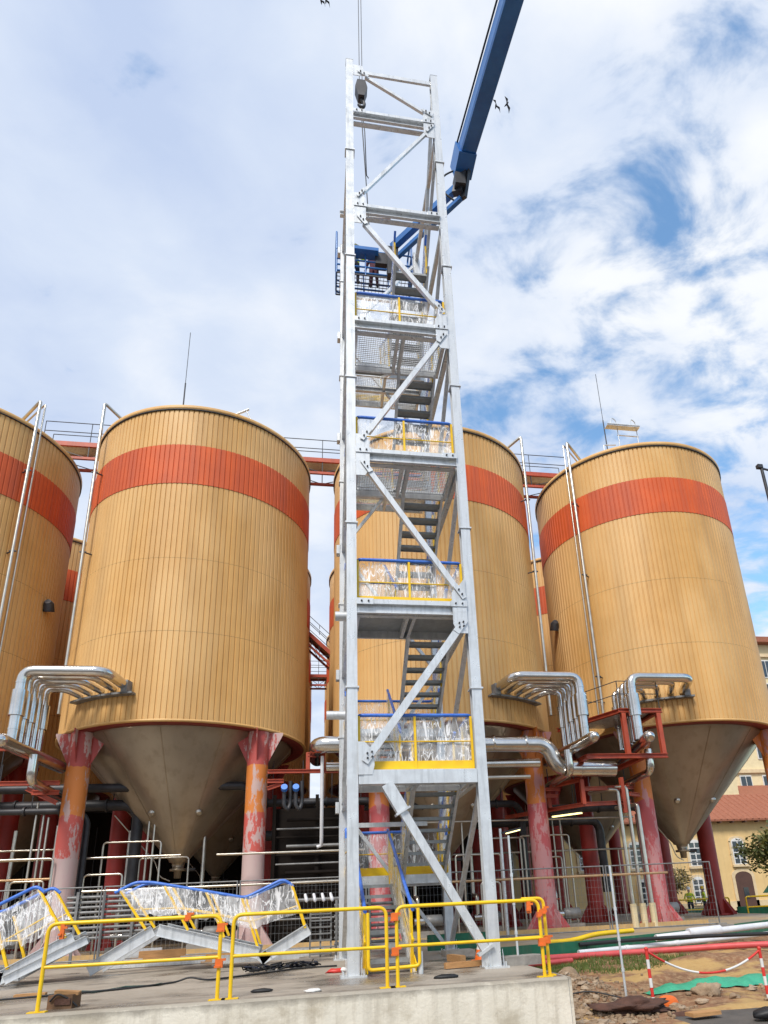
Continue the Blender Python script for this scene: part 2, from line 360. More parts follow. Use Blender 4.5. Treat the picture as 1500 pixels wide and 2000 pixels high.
# ================================================================== SILOS
RS, YC, SP = 4.545, 15.0, 10.265
ZB, ZT = 7.25, 20.19
def course(z0, z1, rad, nr=150):
    m = MB(); prof = [(0.0, 0), (.68, 0), (.77, -.03), (.91, -.03)]
    ang = []
    for k in range(nr):
        for a, d in prof: ang.append(((k+a)/nr*2*PI, rad+d))
    n = len(ang)
    for z in (z0, z1): m.v += [(r*math.cos(a), r*math.sin(a), z) for a, r in ang]
    m.f = [(i, (i+1) % n, n+(i+1) % n, n+i) for i in range(n)]; m.sm = [False]*n
    return m
def make_silo(pmat):
    root = thing('silo', None, None)
    for i, (a, b) in enumerate(((ZB, 10.494), (10.506, 13.382), (13.394, 16.575))):
        course(a, b, RS+.008*(2-i)).build('cladding', 'tan_cladding', root)
    course(16.58, 18.34, RS+.018).build('red_band', 'red_cladding', root)
    course(18.32, 20.08, RS).build('cladding', 'tan_cladding', root)
    MB().lathe((0, 0, 0), [(RS-.07, ZB+.1), (RS-.07, 19.9)], 72).build('inner_wall', 'shade_joint_dark', root)
    MB().lathe((0, 0, 0), [(RS-.06, 20.02), (RS+.05, 20.03), (RS+.06, 20.2), (RS-.02, 20.23), (RS*.5, 20.75), (.01, 20.95)], 96).build('roof', 'tan_cladding', root)
    MB().lathe((0, 0, 0), [(RS-.02, ZB+.0), (RS-.03, ZB-.04), (RS-.1, ZB-.05), (RS-.45, ZB-.04), (RS-.45, ZB+.2)], 96).build('ring_beam', 'soffit_red', root)
    MB().lathe((0, 0, 0), [(RS+.04, ZB+.06), (RS+.07, ZB+.04), (RS+.07, ZB-.03), (RS-.02, ZB-.035)], 96).build('drip_edge', 'tan_cladding', root)
    MB().lathe((0, 0, 0), [(RS+.01, 19.99), (RS+.055, 20.0), (RS+.055, 20.03), (RS+.01, 20.035)], 96).build('roof_trim', 'dark_steel', root)
    MB().lathe((0, 0, 0), [(RS-.5, ZB+.1), (4.02, ZB-.1), (.36, 3.05), (.34, 2.98), (.24, 2.95), (.2, 2.75), (.3, 2.74), (.3, 2.66), (.14, 2.65), (.12, 2.4), (.01, 2.4)], 72).build('cone', 'cone_steel', root)
    cone = root.children[-1]
    for k in range(6):
        a = math.radians(200+k*30+7)
        MB().bar((4.03*math.cos(a), 4.03*math.sin(a), ZB-.1), (.37*math.cos(a), .37*math.sin(a), 3.06), .018, .012, (math.cos(a), math.sin(a), 0)).build('weld_seam', 'cone_steel', cone)
    for a in (math.radians(244), math.radians(299)):
        r_ = 1.75; c = V(r_*math.cos(a), r_*math.sin(a), 4.62); n_ = V(math.cos(a), math.sin(a), -.9).normalized()
        MB().tube([c-n_*.1, c+n_*.06, c+n_*.10], [.13, .13, .08], 12).build('manhole', 'stainless_thin', cone)
    MB().tube([(.3, 0, 2.7), (.62, 0, 2.7)], .07, 8).build('valve', 'dark_steel', cone)
    MB().tube(rnd([(-2.2, -.9, 4.65), (-.75, -.45, 3.0), (-.55, -.4, 2.45), (-.2, -.3, 2.3)], .15), .022, 6).build('drain_pipe', 'stainless_thin', cone)
    for sx in (-1, 1):
        for sy in (-1, 1):
            x, y = sx*2.97, sy*2.97
            p = MB().tube([(x, y, -.03), (x, y, 7.2)], .37, 20).build('pillar', pmat if sy < 0 else 'pillar_red', root)
            gms = [MB(), MB()]
            for q in range(8):
                a = q*PI/4+PI/8
                d = V(math.cos(a), math.sin(a), 0); t_ = V(-d.y, d.x, 0)*.012
                for up, h, w_ in ((0, .75, .42), (1, 1.15, .5)):
                    if up and q % 2: continue
                    if up: d = V(math.cos(a-PI/8), math.sin(a-PI/8), 0); t_ = V(-d.y, d.x, 0)*.012
                    z0 = -.03 if not up else 7.2; z1 = z0+h if not up else z0-h
                    a_, b_, c_ = V(x, y, z0)+d*.34, V(x, y, z0)+d*(.36+w_), V(x, y, z1)+d*.34
                    e_ = V(x, y, z0+(.08 if not up else -.08))+d*(.36+w_)
                    gms[up].add([a_-t_, b_-t_, e_-t_, c_-t_, a_+t_, b_+t_, e_+t_, c_+t_], [(0, 1, 2, 3)[::-1], (4, 5, 6, 7), (0, 1, 5, 4), (1, 2, 6, 5), (2, 3, 7, 6), (3, 0, 4, 7)])
            gms[0].tube([(x, y, -.04), (x, y, .04)], .62, 20)
            gms[0].build('foot_gusset', pmat if sy < 0 else 'pillar_red', p); gms[1].build('head_gusset', pmat if sy < 0 else 'pillar_red', p)
    return root
def riser(root, sgn, ang, twin):
    # stainless riser beside the shell with a gooseneck onto the roof
    for k in range(2 if twin else 1):
        a = ang+.045*k*(1 if sgn > 0 else -1); rr = RS+.32; ox, oy = root.location.x, root.location.y; r_ = .065 if k == 0 else .035
        x, y = rr*math.cos(a), rr*math.sin(a)
        pth = rnd([(ox+x, oy+y, 7.9), (ox+x, oy+y, 21.3), (ox+x*.72, oy+y*.72, 20.6)], .12)
        p = MB().tube(pth, r_, 10).build('riser_pipe', 'stainless_thin', root)
        if k == 0:
            for z in (9.6, 14.3, 17.9):
                MB().bar((ox+x, oy+y, z), (ox+x*.92, oy+y*.92, z), .04, .04).bar((ox+x-.12, oy+y, z), (ox+x+.12, oy+y, z), .05, .05).build('bracket', 'dark_steel', p)
protoA = make_silo('pillar_orange')
protoB = make_silo('pillar_pink')
XS = [-15.965, -5.695, 4.57, 14.83]
silos = []
s2 = protoA; s1 = copy_tree(protoA); s3 = copy_tree(protoB); s4 = protoB
for s_, x, lab in ((s1, XS[0], 'tan silo with red band, left neighbour of the silo carrying the tall thin rod'),
                   (s2, XS[1], 'tan ribbed silo with red band on orange and grey legs, tall rod on roof'),
                   (s3, XS[2], 'tan silo with red band standing directly behind the steel stair tower'),
                   (s4, XS[3], 'tan silo with red band and hooped ladder rails on its roof edge')):
    s_.location = (x, YC, 0); s_['label'] = lab; s_['category'] = 'silo'; s_['group'] = 'front row of silos'
riser(s1, 1, math.radians(-36), True); riser(s2, -1, math.radians(180+38), False)
riser(s3, 1, math.radians(-36), False); riser(s4, -1, math.radians(180+34), True)
for s_, dx, dy, h in ((s2, -.72, -3.1, 5.1), (s4, -2.1, -2.9, 5.1)):
    x, y = s_.location.x+dx, s_.location.y+dy
    MB().tube([(x, y, 20.3), (x, y, 20.3+h*.45)], .03, 6).tube([(x, y, 20.3+h*.45), (x, y, 20.3+h)], .014, 5).build('lightning_rod', 'dark_steel', s_)
# davit arm on the second silo, hooped ladder top on the fourth
a = math.radians(-66); x, y = XS[1]+4.2*math.cos(a), YC+4.2*math.sin(a)
MB().tube([(x-.55, y, 20.3), (x+.35, y, 20.85)], .05, 6).tube([(x+.25, y, 20.78), (x+.5, y, 20.25)], .03, 6).build('davit_arm', 'galvanised', s2)
lx, ly = XS[3]-2.0, YC-3.9
lm = MB()
for q in (0, .95):
    lm.tube(rnd([(lx+q, ly, 20.1), (lx+q, ly, 21.75), (lx+q-.25, ly-.1, 21.85), (lx+q-.42, ly-.2, 21.35)], .15), .025, 6)
lm.tube([(lx-.05, ly, 20.95), (lx+1, ly, 20.95)], .03, 6).tube([(lx-.6, ly-.25, 21.35), (lx+1, ly-.25, 21.35)], .03, 6).bar((lx-.6, ly-.1, 21.3), (lx+1, ly-.1, 21.3), .3, .03)
lm.build('ladder_rail', 'galvanised', s4)
MB().tube(rnd([(lx-.7, ly+.2, 20.2), (lx-.7, ly+.2, 20.5), (lx-.1, ly+.2, 20.55)], .08), .03, 6).build('roof_handle', 'galvanised', s4)
for row in range(1, 4):
    for i, x in enumerate(XS):
        c = copy_tree(protoB if i % 2 else protoA)
        for ch in list(c.children):
            if ch.name.split('.')[0] in ('lightning_rod', 'riser_pipe', 'davit_arm', 'ladder_rail', 'roof_handle'):
                for gch in list(ch.children): bpy.data.objects.remove(gch)
                bpy.data.objects.remove(ch); continue
            if ch.name.startswith('pillar'):
                for q in [ch]+list(ch.children): q.material_slots[0].link = 'OBJECT'; q.material_slots[0].material = MATS['pillar_red']
        c.location = (x, YC+SP*row, 0); c['label'] = ('tan silo in the %s row, behind the ' % ('second', 'third', 'fourth')[row-1])+('silo left of the rod-topped silo', 'rod-topped silo', 'silo at the stair tower', 'silo with hooped roof ladder')[i]; c['category'] = 'silo'; c['group'] = 'silos behind the front row'
# fixed lamps on the flanks of two silos
for s_, ang, z in ((s1, math.radians(-8), 13.0), (s4, math.radians(182), 12.9)):
    x, y = s_.location.x+(RS+.15)*math.cos(ang), s_.location.y+(RS+.15)*math.sin(ang)
    MB().tube([(x, y, z-.2), (x, y-.12, z+.1), (x, y-.25, z+.15)], [.22, .2, .12], 10).build('flood_light', 'dark_steel', s_)
# ---- catwalks between silo tops
def catwalk(x0, x1, y, z, label, slope=0., w_=.9):
    t_ = thing('catwalk', label, 'catwalk', ((x0+x1)/2, y, z), 'red catwalks joining the silo tops')
    for s_ in (-1, 1):
        yy = y+s_*w_/2
        MB().bar((x0, yy, z), (x1, yy, z+slope), .1, .22).build('side_beam', 'red_steel', t_)
        MB().bar((x0, yy, z-.72), (x1, yy, z-.72+slope), .1, .12).build('lower_chord', 'red_steel', t_)
        n = max(2, int((x1-x0)/1.4)); m = MB()
        for k in range(n):
            a, b = x0+(x1-x0)*k/n, x0+(x1-x0)*(k+1)/n; za, zb = z+slope*k/n, z+slope*(k+1)/n
            m.bar((a, yy, za-.1), (a, yy, za-.7), .04, .04)
            m.bar((a, yy, za-.7), (b, yy, zb-.1), .03, .03) if k % 2 else m.bar((a, yy, za-.1), (b, yy, zb-.7), .03, .03)
        m.build('lattice', 'dark_steel', t_)
        for hh in (.55, 1.05):
            MB().tube([(x0, yy, z+.1+hh), (x1, yy, z+.1+hh+slope)], .02, 5).build('handrail', 'dark_steel', t_)
        for k in range(n+1):
            a = x0+(x1-x0)*k/n; MB().tube([(a, yy, z+.1), (a, yy, z+1.15+slope*k/n)], .018, 5).build('post', 'dark_steel', t_)
    MB().bar((x0, y, z+.02), (x1, y, z+.02+slope), w_-.12, .05).build('deck', 'galvanised', t_)
for i in range(3):
    catwalk(XS[i]+3.2, XS[i+1]-3.2, YC, 21.05, ('red lattice catwalk joining the silo at the left edge to the rod-topped silo', 'red lattice catwalk joining the rod-topped silo to the silo behind the tower', 'red lattice catwalk joining the silo behind the tower to the ladder-topped silo')[i])
catwalk(XS[1]+4.3, XS[2]-4.3, YC+SP, 16.6, 'sloping red catwalk seen in the gap between second-row silos', -1.6)
catwalk(XS[1]+4.3, XS[2]-4.3, YC+2*SP, 17.25, 'level red catwalk far back in the gap between the silos')
# ---- shining insulated pipe racks
def pipe_rack(xc, sg, label):
    t_ = thing('pipe_rack', label, 'pipework', (xc+sg*4, 10.3, 6), 'insulated pipe racks on the silos')
    for i, r_ in enumerate((.175, .13, .125, .115, .105)):
        yf = 9.45+.43*i; xd = xc+sg*(4.12-.03*i); zt = 8.62-.02*i
        aa = math.radians(270+sg*(17+6.2*i)); R0 = RS-.05
        ax, ay = xc+R0*math.cos(aa), YC+R0*math.sin(aa)
        ux, uy = ax+math.cos(aa)*(yf-ay)/math.sin(aa), yf
        pth = rnd([(ax, ay, zt-.15), (ux, uy, zt), (xd, yf, zt), (xd, yf, 6.25)], r_*2.0, 5)
        p = MB().tube(pth, r_, 16).build('pipe', 'stainless', t_)
        if i != 3:
            MB().tube([(xd, yf, 7.95), (xd, yf, 7.13)], r_+.055, 16).build('sleeve', 'stainless', p)
        for z in (6.7, 8.2):
            MB().tube([(xd, yf, z-.02), (xd, yf, z+.02)], r_+.012, 16).build('joint_band', 'stainless', p)
    # bracket box on the shell and header with a domed end
    m = MB()
    for k in range(7):
        aa = math.radians(270+sg*(15+4.6*k)); m.box((xc+(RS+.12)*math.cos(aa), YC+(RS+.12)*math.sin(aa), 8.2), (.3, .36, .07), Matrix.Rotation(aa, 3, 'Z'))
    aa = math.radians(270+sg*16.0); m.box((xc+(RS+.16)*math.cos(aa), YC+(RS+.16)*math.sin(aa), 8.42), (.3, .22, .42), Matrix.Rotation(aa, 3, 'Z'))
    m.build('bracket', 'weathered_steel', t_)
    xh = xc+sg*3.9
    h = MB().tube([(xh-sg*.35, 12.2, 6.05), (xh+sg*.1, 9.6, 6.15), (xh+sg*.2, 8.75, 6.2)], .2, 16).build('header_pipe', 'stainless', t_)
    MB().tube([(xh+sg*.2, 8.76, 6.2), (xh+sg*.215, 8.62, 6.2), (xh+sg*.22, 8.54, 6.2), (xh+sg*.222, 8.5, 6.2)], [.2, .18, .11, .02], 16).build('domed_end', 'stainless', h)
    MB().tube(rnd([(xh-sg*.3, 9.9, 6.0), (xh-sg*.3, 9.9, 5.2), (xh-sg*.3, 13, 5.1)], .3), .14, 12).build('lower_pipe', 'stainless', t_)
    return t_
pipe_rack(XS[1], -1, 'shining insulated pipe rack bending down from the rod-topped silo')
pipe_rack(XS[2], 1, 'shining insulated pipe rack bending down from the silo behind the tower')
pipe_rack(XS[3], -1, 'shining insulated pipe rack beside the red access cage')
# big header running behind the tower
t_ = thing('header_main', 'fat shining insulated main pipe passing behind the stair tower', 'pipework', (3.5, 10.6, 6))
p = MB().tube(rnd([(-.62, 12.6, 6.35), (-.62, 10.7, 6.45), (7.62, 10.5, 6.35), (7.95, 10.5, 5.45), (10.1, 10.5, 5.42)], .42, 6), .29, 20).build('pipe', 'stainless', t_)
for x in (1.0, 2.5, 4.0, 5.6, 6.8, 8.8, 9.6): MB().tube([(x-.03, 10.5, 6.4 if x < 7.6 else 5.43), (x+.03, 10.5, 6.4 if x < 7.6 else 5.43)], .30, 20).build('joint_band', 'stainless', p)
MB().tube([(-.3, 11.2, 5.75), (7.4, 10.9, 5.75)], .17, 14).build('pipe', 'stainless', t_)
MB().tube([(.2, 10.9, 5.2), (7.0, 10.9, 5.25)], .08, 10).build('pipe', 'stainless_thin', t_)
# ---- red steel support frames
def frame(label, loc, bars, w_=.16):
    t_ = thing('support_frame', label, 'steel frame', loc)
    for p, q in bars: MB().prof(p, q, hprof(w_, w_, .02, .02)).build('beam', 'red_steel', t_)
    return t_
t_ = frame('red steel access cage carrying pipes between two silos', (10.8, 10.5, 5.7),
      [((8.75, 9.7, 5.72), (11.85, 9.7, 5.72)), ((10.35, 9.7, 5.8), (10.35, 9.7, 7.3)), ((11.72, 9.7, 5.8), (11.72, 9.7, 7.3)), ((10.2, 9.7, 7.4), (11.9, 9.7, 7.4)),
       ((10.28, 9.7, 7.4), (8.9, 12.6, 7.4)), ((11.8, 9.75, 7.4), (11.8, 12.6, 7.4)), ((8.8, 9.75, 5.72), (8.8, 12.6, 5.72)), ((11.0, 9.8, 5.72), (11.0, 12.8, 5.72))])
MB().add([(10.3, 9.75, 7.5), (11.8, 9.75, 7.5), (11.8, 12.6, 7.5), (9.0, 12.6, 7.5), (10.3, 9.75, 7.46), (11.8, 9.75, 7.46), (11.8, 12.6, 7.46), (9.0, 12.6, 7.46)], [(0, 1, 2, 3), (7, 6, 5, 4), (0, 4, 5, 1), (1, 5, 6, 2), (2, 6, 7, 3), (3, 7, 4, 0)]).build('walkway', 'galvanised', t_)
for z in (8.05, 8.55):
    MB().tube([(8.95, 12.4, z), (10.28, 9.72, z), (11.85, 9.72, z)] if z < 8.2 else [(11.85, 9.72, z), (10.28, 9.72, z), (8.95, 12.4, z), (11.2, 12.5, z)], .018, 5).build('handrail', 'dark_steel', t_)
for x, y in ((10.28, 9.72), (9.6, 11.06), (8.95, 12.4), (11.85, 9.72)):
    MB().tube([(x, y, 7.5), (x, y, 8.55)], .018, 5).build('post', 'dark_steel', t_)
t_ = frame('orange steel bracket frame under the access cage with lamp beneath', (9.5, 11.8, 4),
      [((8.9, 10.8, 4.2), (8.9, 10.8, 5.1)), ((8.2, 12.5, 4.2), (8.2, 12.5, 5.1)), ((8.9, 10.8, 5.1), (8.2, 12.5, 5.1)), ((8.9, 10.8, 4.2), (6.9, 14.2, 4.2)),
       ((8.9, 10.8, 4.2), (10.9, 11.2, 4.3)), ((8.9, 10.8, 4.75), (10.9, 11.2, 4.85)), ((10.6, 11.1, 3.9), (10.6, 11.1, 5.2)), ((10.9, 11.2, 4.6), (11.5, 11.6, 4.6))], .14)
MB().bar((8.15, 12.2, 4.02), (8.95, 11.2, 4.02), .2, .1).build('lamp_housing', 'dark_steel', t_); MB().bar((8.17, 12.18, 3.95), (8.93, 11.22, 3.95), .13, .05).build('lamp_tube', 'lamp_tube', t_)
frame('red beam with stubby brackets between the rod-topped silo legs and tower', (-1.2, 11.2, 5.3),
      [((-2.3, 11.2, 5.62), (.6, 11.2, 5.62)), ((-2.3, 11.25, 5.3), (-1.75, 11.25, 5.3)), ((-2.3, 11.3, 5.05), (-1.8, 11.3, 5.22)), ((-.95, 11.3, 5.62), (-.95, 11.3, 6.3)), ((-.4, 11.3, 5.62), (-.4, 11.3, 6.3)), ((-.95, 11.3, 6.2), (-.4, 11.3, 6.2))], .13)
frame('red beam with brackets reaching from the left silo to orange leg', (-10.5, 11.2, 5.2),
      [((-13.2, 11.2, 5.35), (-8.9, 11.2, 5.35)), ((-9.7, 11.25, 5.05), (-8.9, 11.25, 5.05)), ((-9.9, 11.3, 5.2), (-8.95, 11.3, 4.72)), ((-11.6, 11.2, 5.35), (-11.6, 11.2, 6.6)), ((-13.2, 11.2, 6.5), (-10.6, 11.2, 6.5))], .14)
for x, s_ in ((7.54, 1), (11.86, -1), (1.6, 1)):
    frame('short red stub bracket welded to the silo leg', (x+s_*.6, 12, 4.7), [((x+s_*.35, 12, 4.95), (x+s_*.95, 12, 4.95)), ((x+s_*.35, 12, 4.7), (x+s_*.85, 12, 4.7))], .12)['group'] = 'stub brackets on the silo legs'
# ---- thin process pipes and clutter in the undercroft
def pipe_thing(label, paths, m='stainless_thin', r_=.035, fl=.12, name='process_pipe', grp=None):
    P0 = paths[0][0]; t_ = thing(name, label, 'pipe', (P0[0], P0[1], -.05), grp)
    for i, pa in enumerate(paths): MB().tube(rnd(pa, fl), r_[i] if isinstance(r_, list) else r_, 8).build('pipe', m, t_)
    return t_
pipe_thing('three pale pipes bent over at the top in cream floor sleeves', [[(9.6, 11.9, 4.75), (10.0, 11.0, 4.75), (10.35, 11.0, 4.72), (10.35, 11.0, 0)], [(9.9, 12.0, 4.85), (10.3, 11.1, 4.85), (10.75, 11.1, 4.85), (10.75, 11.1, 0)], [(10.7, 12.1, 4.2), (11.1, 11.1, 4.2), (11.12, 11.1, 0)]], r_=.07)
t_ = [o for o in bpy.data.objects if o.get('label', '').startswith('three pale')][0]
for x, y in ((10.35, 11.0), (10.75, 11.1), (11.12, 11.1)): MB().tube([(x, y, -.3), (x, y, .75)], .115, 12).build('sleeve', 'cream_sleeve', t_)
UP = []
def U(x0, x1, y, z, r_=.035, lab='thin steel pipe bent into an inverted U among the silo legs', m='stainless_thin'):
    pipe_thing(lab, [[(x0, y, 0), (x0, y, z), (x1, y, z), (x1, y, 0)]], m, r_, grp='inverted U pipes under the silos')
for a in ((-10.6, -8.9, 11.6, 3.0), (-10.3, -9.3, 12.2, 2.35), (-8.2, -7.0, 12.5, 2.5), (-7.9, -6.0, 13.2, 3.6), (-12.6, -9.2, 13.0, 3.4), (-6.9, -5.2, 14.2, 3.1), (5.6, 7.2, 13, 3.3), (7.2, 9.2, 13.5, 3.4), (4.4, 6.1, 12.5, 2.7), (5.2, 5.9, 12.1, 1.7), (8.1, 9.0, 14.0, 2.6), (-1.9, .6, 13.0, 3.2), (12.8, 14.4, 17, 3)): U(*a)
for k, (x, y) in enumerate([(-9.9, 12.4), (-9.7, 12.5), (-9.5, 12.4), (-9.25, 12.6), (-6.6, 13.8), (-6.4, 13.8), (8.0, 14.6), (8.25, 14.6), (8.5, 14.7), (8.75, 14.6), (9.05, 14.8), (9.35, 14.7), (5.0, 13.9), (-11.4, 12), (-11.2, 12.1)]):
    pipe_thing('slim vertical steel pipe standing among the silo legs', [[(x, y, 0), (x, y, 4.9-.25*(k % 4))]], 'stainless_thin', .04, grp='vertical pipes under the silos')
RUNS = ['level steel pipe crossing behind the orange and grey leg of the rod-topped silo', 'level steel pipe just above the mesh fence in front of the rod-topped silo', 'level copper coloured pipe just above the mesh fence right of the tower', 'level steel pipe under the orange bracket frame', 'level steel pipe in front of the dark valve rack', 'level copper coloured pipe left of the orange and grey leg', 'level steel pipe behind the pink legs right of the tower', 'low fat shining pipe under the cone of the rod-topped silo']
for k, (x0, x1, y, z, m) in enumerate([(-13, -5.2, 12.6, 3.05, 'stainless_thin'), (-7.5, 1.2, 10.2, 1.9, 'stainless_thin'), (1.5, 11.4, 10.2, 1.72, 'copper_pipe'), (3, 12.0, 13.4, 4.0, 'stainless_thin'), (-3.8, 1.0, 11.0, 2.9, 'stainless_thin'), (-13, -9, 12.0, 2.4, 'copper_pipe'), (4, 12.5, 15.2, 2.9, 'stainless_thin'), (-8, -4, 15.5, 1.3, 'stainless')]):
    pipe_thing(RUNS[k], [[(x0, y, z), (x1, y, z)]], m, .04, grp='horizontal pipe runs')
# overhead mains, pumps and valve stands in the shade under the silos
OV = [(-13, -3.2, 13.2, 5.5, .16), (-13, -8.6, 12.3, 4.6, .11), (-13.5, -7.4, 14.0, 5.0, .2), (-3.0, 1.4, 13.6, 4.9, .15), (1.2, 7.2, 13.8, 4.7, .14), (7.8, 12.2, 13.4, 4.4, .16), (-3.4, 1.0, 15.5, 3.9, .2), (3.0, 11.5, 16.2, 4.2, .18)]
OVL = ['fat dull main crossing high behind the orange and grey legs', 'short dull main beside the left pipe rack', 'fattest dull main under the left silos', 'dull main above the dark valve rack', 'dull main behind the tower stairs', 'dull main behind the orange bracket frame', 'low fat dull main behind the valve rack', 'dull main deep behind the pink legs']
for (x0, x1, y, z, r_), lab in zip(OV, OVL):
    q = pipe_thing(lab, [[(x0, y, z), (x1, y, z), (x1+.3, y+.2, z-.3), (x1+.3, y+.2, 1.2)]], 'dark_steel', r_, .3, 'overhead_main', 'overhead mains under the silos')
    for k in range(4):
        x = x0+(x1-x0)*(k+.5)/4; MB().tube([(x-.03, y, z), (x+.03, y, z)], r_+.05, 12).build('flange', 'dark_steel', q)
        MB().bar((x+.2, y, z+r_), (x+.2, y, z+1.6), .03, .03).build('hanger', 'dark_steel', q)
for k, (x, y) in enumerate(((-10.8, 13.6), (-7.2, 14.6), (-4.4, 14.0), (-1.2, 14.5), (3.4, 13.2), (5.9, 14.4), (8.6, 13.0), (12.9, 13.6))):
    q = thing('pump', 'squat pump with dull motor standing on the yard among silo legs', 'pump', (x, y, -.05), 'pumps under the silos')
    MB().box((x, y, .05), (1.2, .5, .2)).build('plinth', 'block_concrete', q); MB().tube([(x-.1, y, .5), (x-.05, y, .5), (x+.5, y, .5), (x+.55, y, .5)], [.14, .2, .2, .12], 14).build('motor', 'weathered_steel', q)
    MB().tube([(x-.5, y, .5), (x-.12, y, .5)], .13, 12).build('casing', 'stainless', q); MB().tube(rnd([(x-.35, y, .5), (x-.35, y, 1.3), (x-.35, y+.6, 1.3), (x-.35, y+.6, 4.2)], .15), .07, 10).build('outlet', 'stainless_thin', q)
    MB().lathe((x-.35, y, 1.0), [(.02, 0), (.17, .01), (.17, .04), (.02, .05)], 12).build('valve_wheel', 'red_steel', q)
# added dark blocks that close the sky gaps and stand in for undercroft shade
def shade_block(x0, x1, y0, y1, h, label):
    t_ = thing('shade_block', label, 'building', ((x0+x1)/2, y0, -.05))
    MB().box(((x0+x1)/2, (y0+y1)/2, h/2-.05), (x1-x0, y1-y0, h)).build('wall', 'shade_joint_dark', t_)
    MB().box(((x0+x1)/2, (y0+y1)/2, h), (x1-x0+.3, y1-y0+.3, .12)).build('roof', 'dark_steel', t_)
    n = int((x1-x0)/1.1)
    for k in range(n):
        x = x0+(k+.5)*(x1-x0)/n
        MB().box((x, y0-.02, h*.45), (.05, .06, h*.85)).build('block_rib', 'dark_steel', t_)
shade_block(-24, -.5, 27.2, 30.5, 6.6, 'added dark block standing in for shade under silos left of tower')
shade_block(.5, 10.2, 29, 32, 6.0, 'added dark block standing in for shade under silos behind the tower')
# valve rack with blue-capped pipes beside the tower
t_ = thing('valve_rack', 'dark rack of stacked steel bars and two blue capped pipes beside tower', 'rack', (-1.0, 12.2, -.05))
for k in range(13):
    z = .5+k*.3; MB().tube([(-2.0+.35*(k % 3 == 0), 12.3+.1*(k % 2), z), (.7, 12.3, z)], .035 if k % 3 else .06, 8).build('bar', 'weathered_steel' if k % 2 else 'shade_joint_dark', t_)
for x in (-2.1, -.6, .75): MB().prof((x, 12.45, -.05), (x, 12.45, 5.0), hprof(.12, .12, .015, .015)).build('upright', 'shade_joint_dark', t_)
MB().box((-.7, 12.75, 2.3), (2.9, .1, 4.5)).build('back_panel', 'shade_joint_dark', t_)  # panel coloured near black for the shade under the silos
for x in (-1.72, -1.33):
    p = MB().tube(rnd([(x, 11.2, 5.0), (x, 11.2, 4.45), (x+.12, 11.25, 4.3), (x+.2, 11.3, 4.5), (x+.2, 11.3, 5.3)], .08), .07, 10).build('capped_pipe', 'dark_steel', t_)
    MB().tube([(x, 11.18, 5.0), (x, 11.02, 5.07)], .11, 14).build('cap', 'blue_cap', p)
MB().tube([(-.45, 11.0, 6.1), (-.45, 11.0, 3.3), (-.45, 11.2, 3.1), (-.6, 11.2, 3.05)], .06, 10).build('pipe', 'white_plastic', t_)
for k in range(4): MB().tube([(-.95+.27*k, 10.9, 1.55), (-.9+.27*k, 10.7, 1.35), (-.9+.27*k, 10.66, 1.31)], [.045, .06, .02], 10).build('pipe_end', 'white_plastic', t_)
# stacked scaffold racks behind the fence at left
t_ = thing('scaffold_stack', 'stack of grey scaffold tubes in a frame behind the mesh fence', 'scaffold', (-6.2, 9.0, -.05))
for k in range(9): MB().tube([(-7.5, 9.0, .62+k*.135), (-5.4+.1*(k % 3), 9.0, .62+k*.135)], .042, 8).build('tube', 'weathered_steel', t_)
for x in (-7.2, -6.5, -5.7): MB().bar((x, 8.9, -.05), (x, 8.9, 1.85), .07, .05).build('upright', 'weathered_steel', t_)
t_ = thing('ladder_stack', 'grey stepped rack of steel rungs standing behind the tower foot', 'rack', (.3, 6.0, 0))
for k in range(9): MB().tube([(-.15, 6.0, .12+k*.13), (1.5, 6.0, .12+k*.13)], .04, 8).build('rung', 'weathered_steel', t_)
for x in (-.1, .75, 1.45): MB().bar((x, 5.95, 0), (x, 5.95, 1.3), .06, .05).build('upright', 'weathered_steel', t_)
t_ = thing('wire_crate', 'grey wire basket standing at the foot of the tower', 'crate', (-.5, 5.4, 0))
for k in range(7): MB().bar((-.75, 5.3, .08+k*.15), (-.25, 5.3, .08+k*.15), .04, .035).build('slat', 'weathered_steel', t_)
for x in (-.75, -.5, -.25): MB().bar((x, 5.34, 0), (x, 5.34, 1.1), .04, .04).build('upright', 'weathered_steel', t_)
# ================================================================== STAIR TOWER
TW, TD = 2.45, 4.1
FL = [3.48, 6.85, 10.5, 14.25, 18.1, 21.75]
tw = thing('stair_tower', 'tall galvanised steel stair tower with yellow railings wrapped in plastic film', 'stair tower', (0, 0, 0))
hp = hprof(.2, .2)
SPL = [5.08, 8.72, 12.57, 16.38, 20.24]
bolt_mesh = None
def bolts(parent, pts, n_=(0, -1, 0), r_=.028):
    global bolt_mesh
    for p in pts:
        if bolt_mesh is None:
            b = MB().tube([(0, .005, 0), (0, -.022, 0)], r_, 6).build('bolt', 'dark_steel'); bolt_mesh = b; b.parent = parent; b.location = V(*p)
        else: inst(bolt_mesh, p, parent)
def plate(pts, y, th, parent, name='gusset_plate'):       # polygon in the XZ plane
    n = len(pts); m = MB()
    m.add([(x, y, z) for x, z in pts]+[(x, y+th, z) for x, z in pts], [tuple(range(n)), tuple(range(n, 2*n))[::-1]]+[(i, n+i, n+(i+1) % n, (i+1) % n) for i in range(n)])
    return m.build(name, 'galvanised', parent)
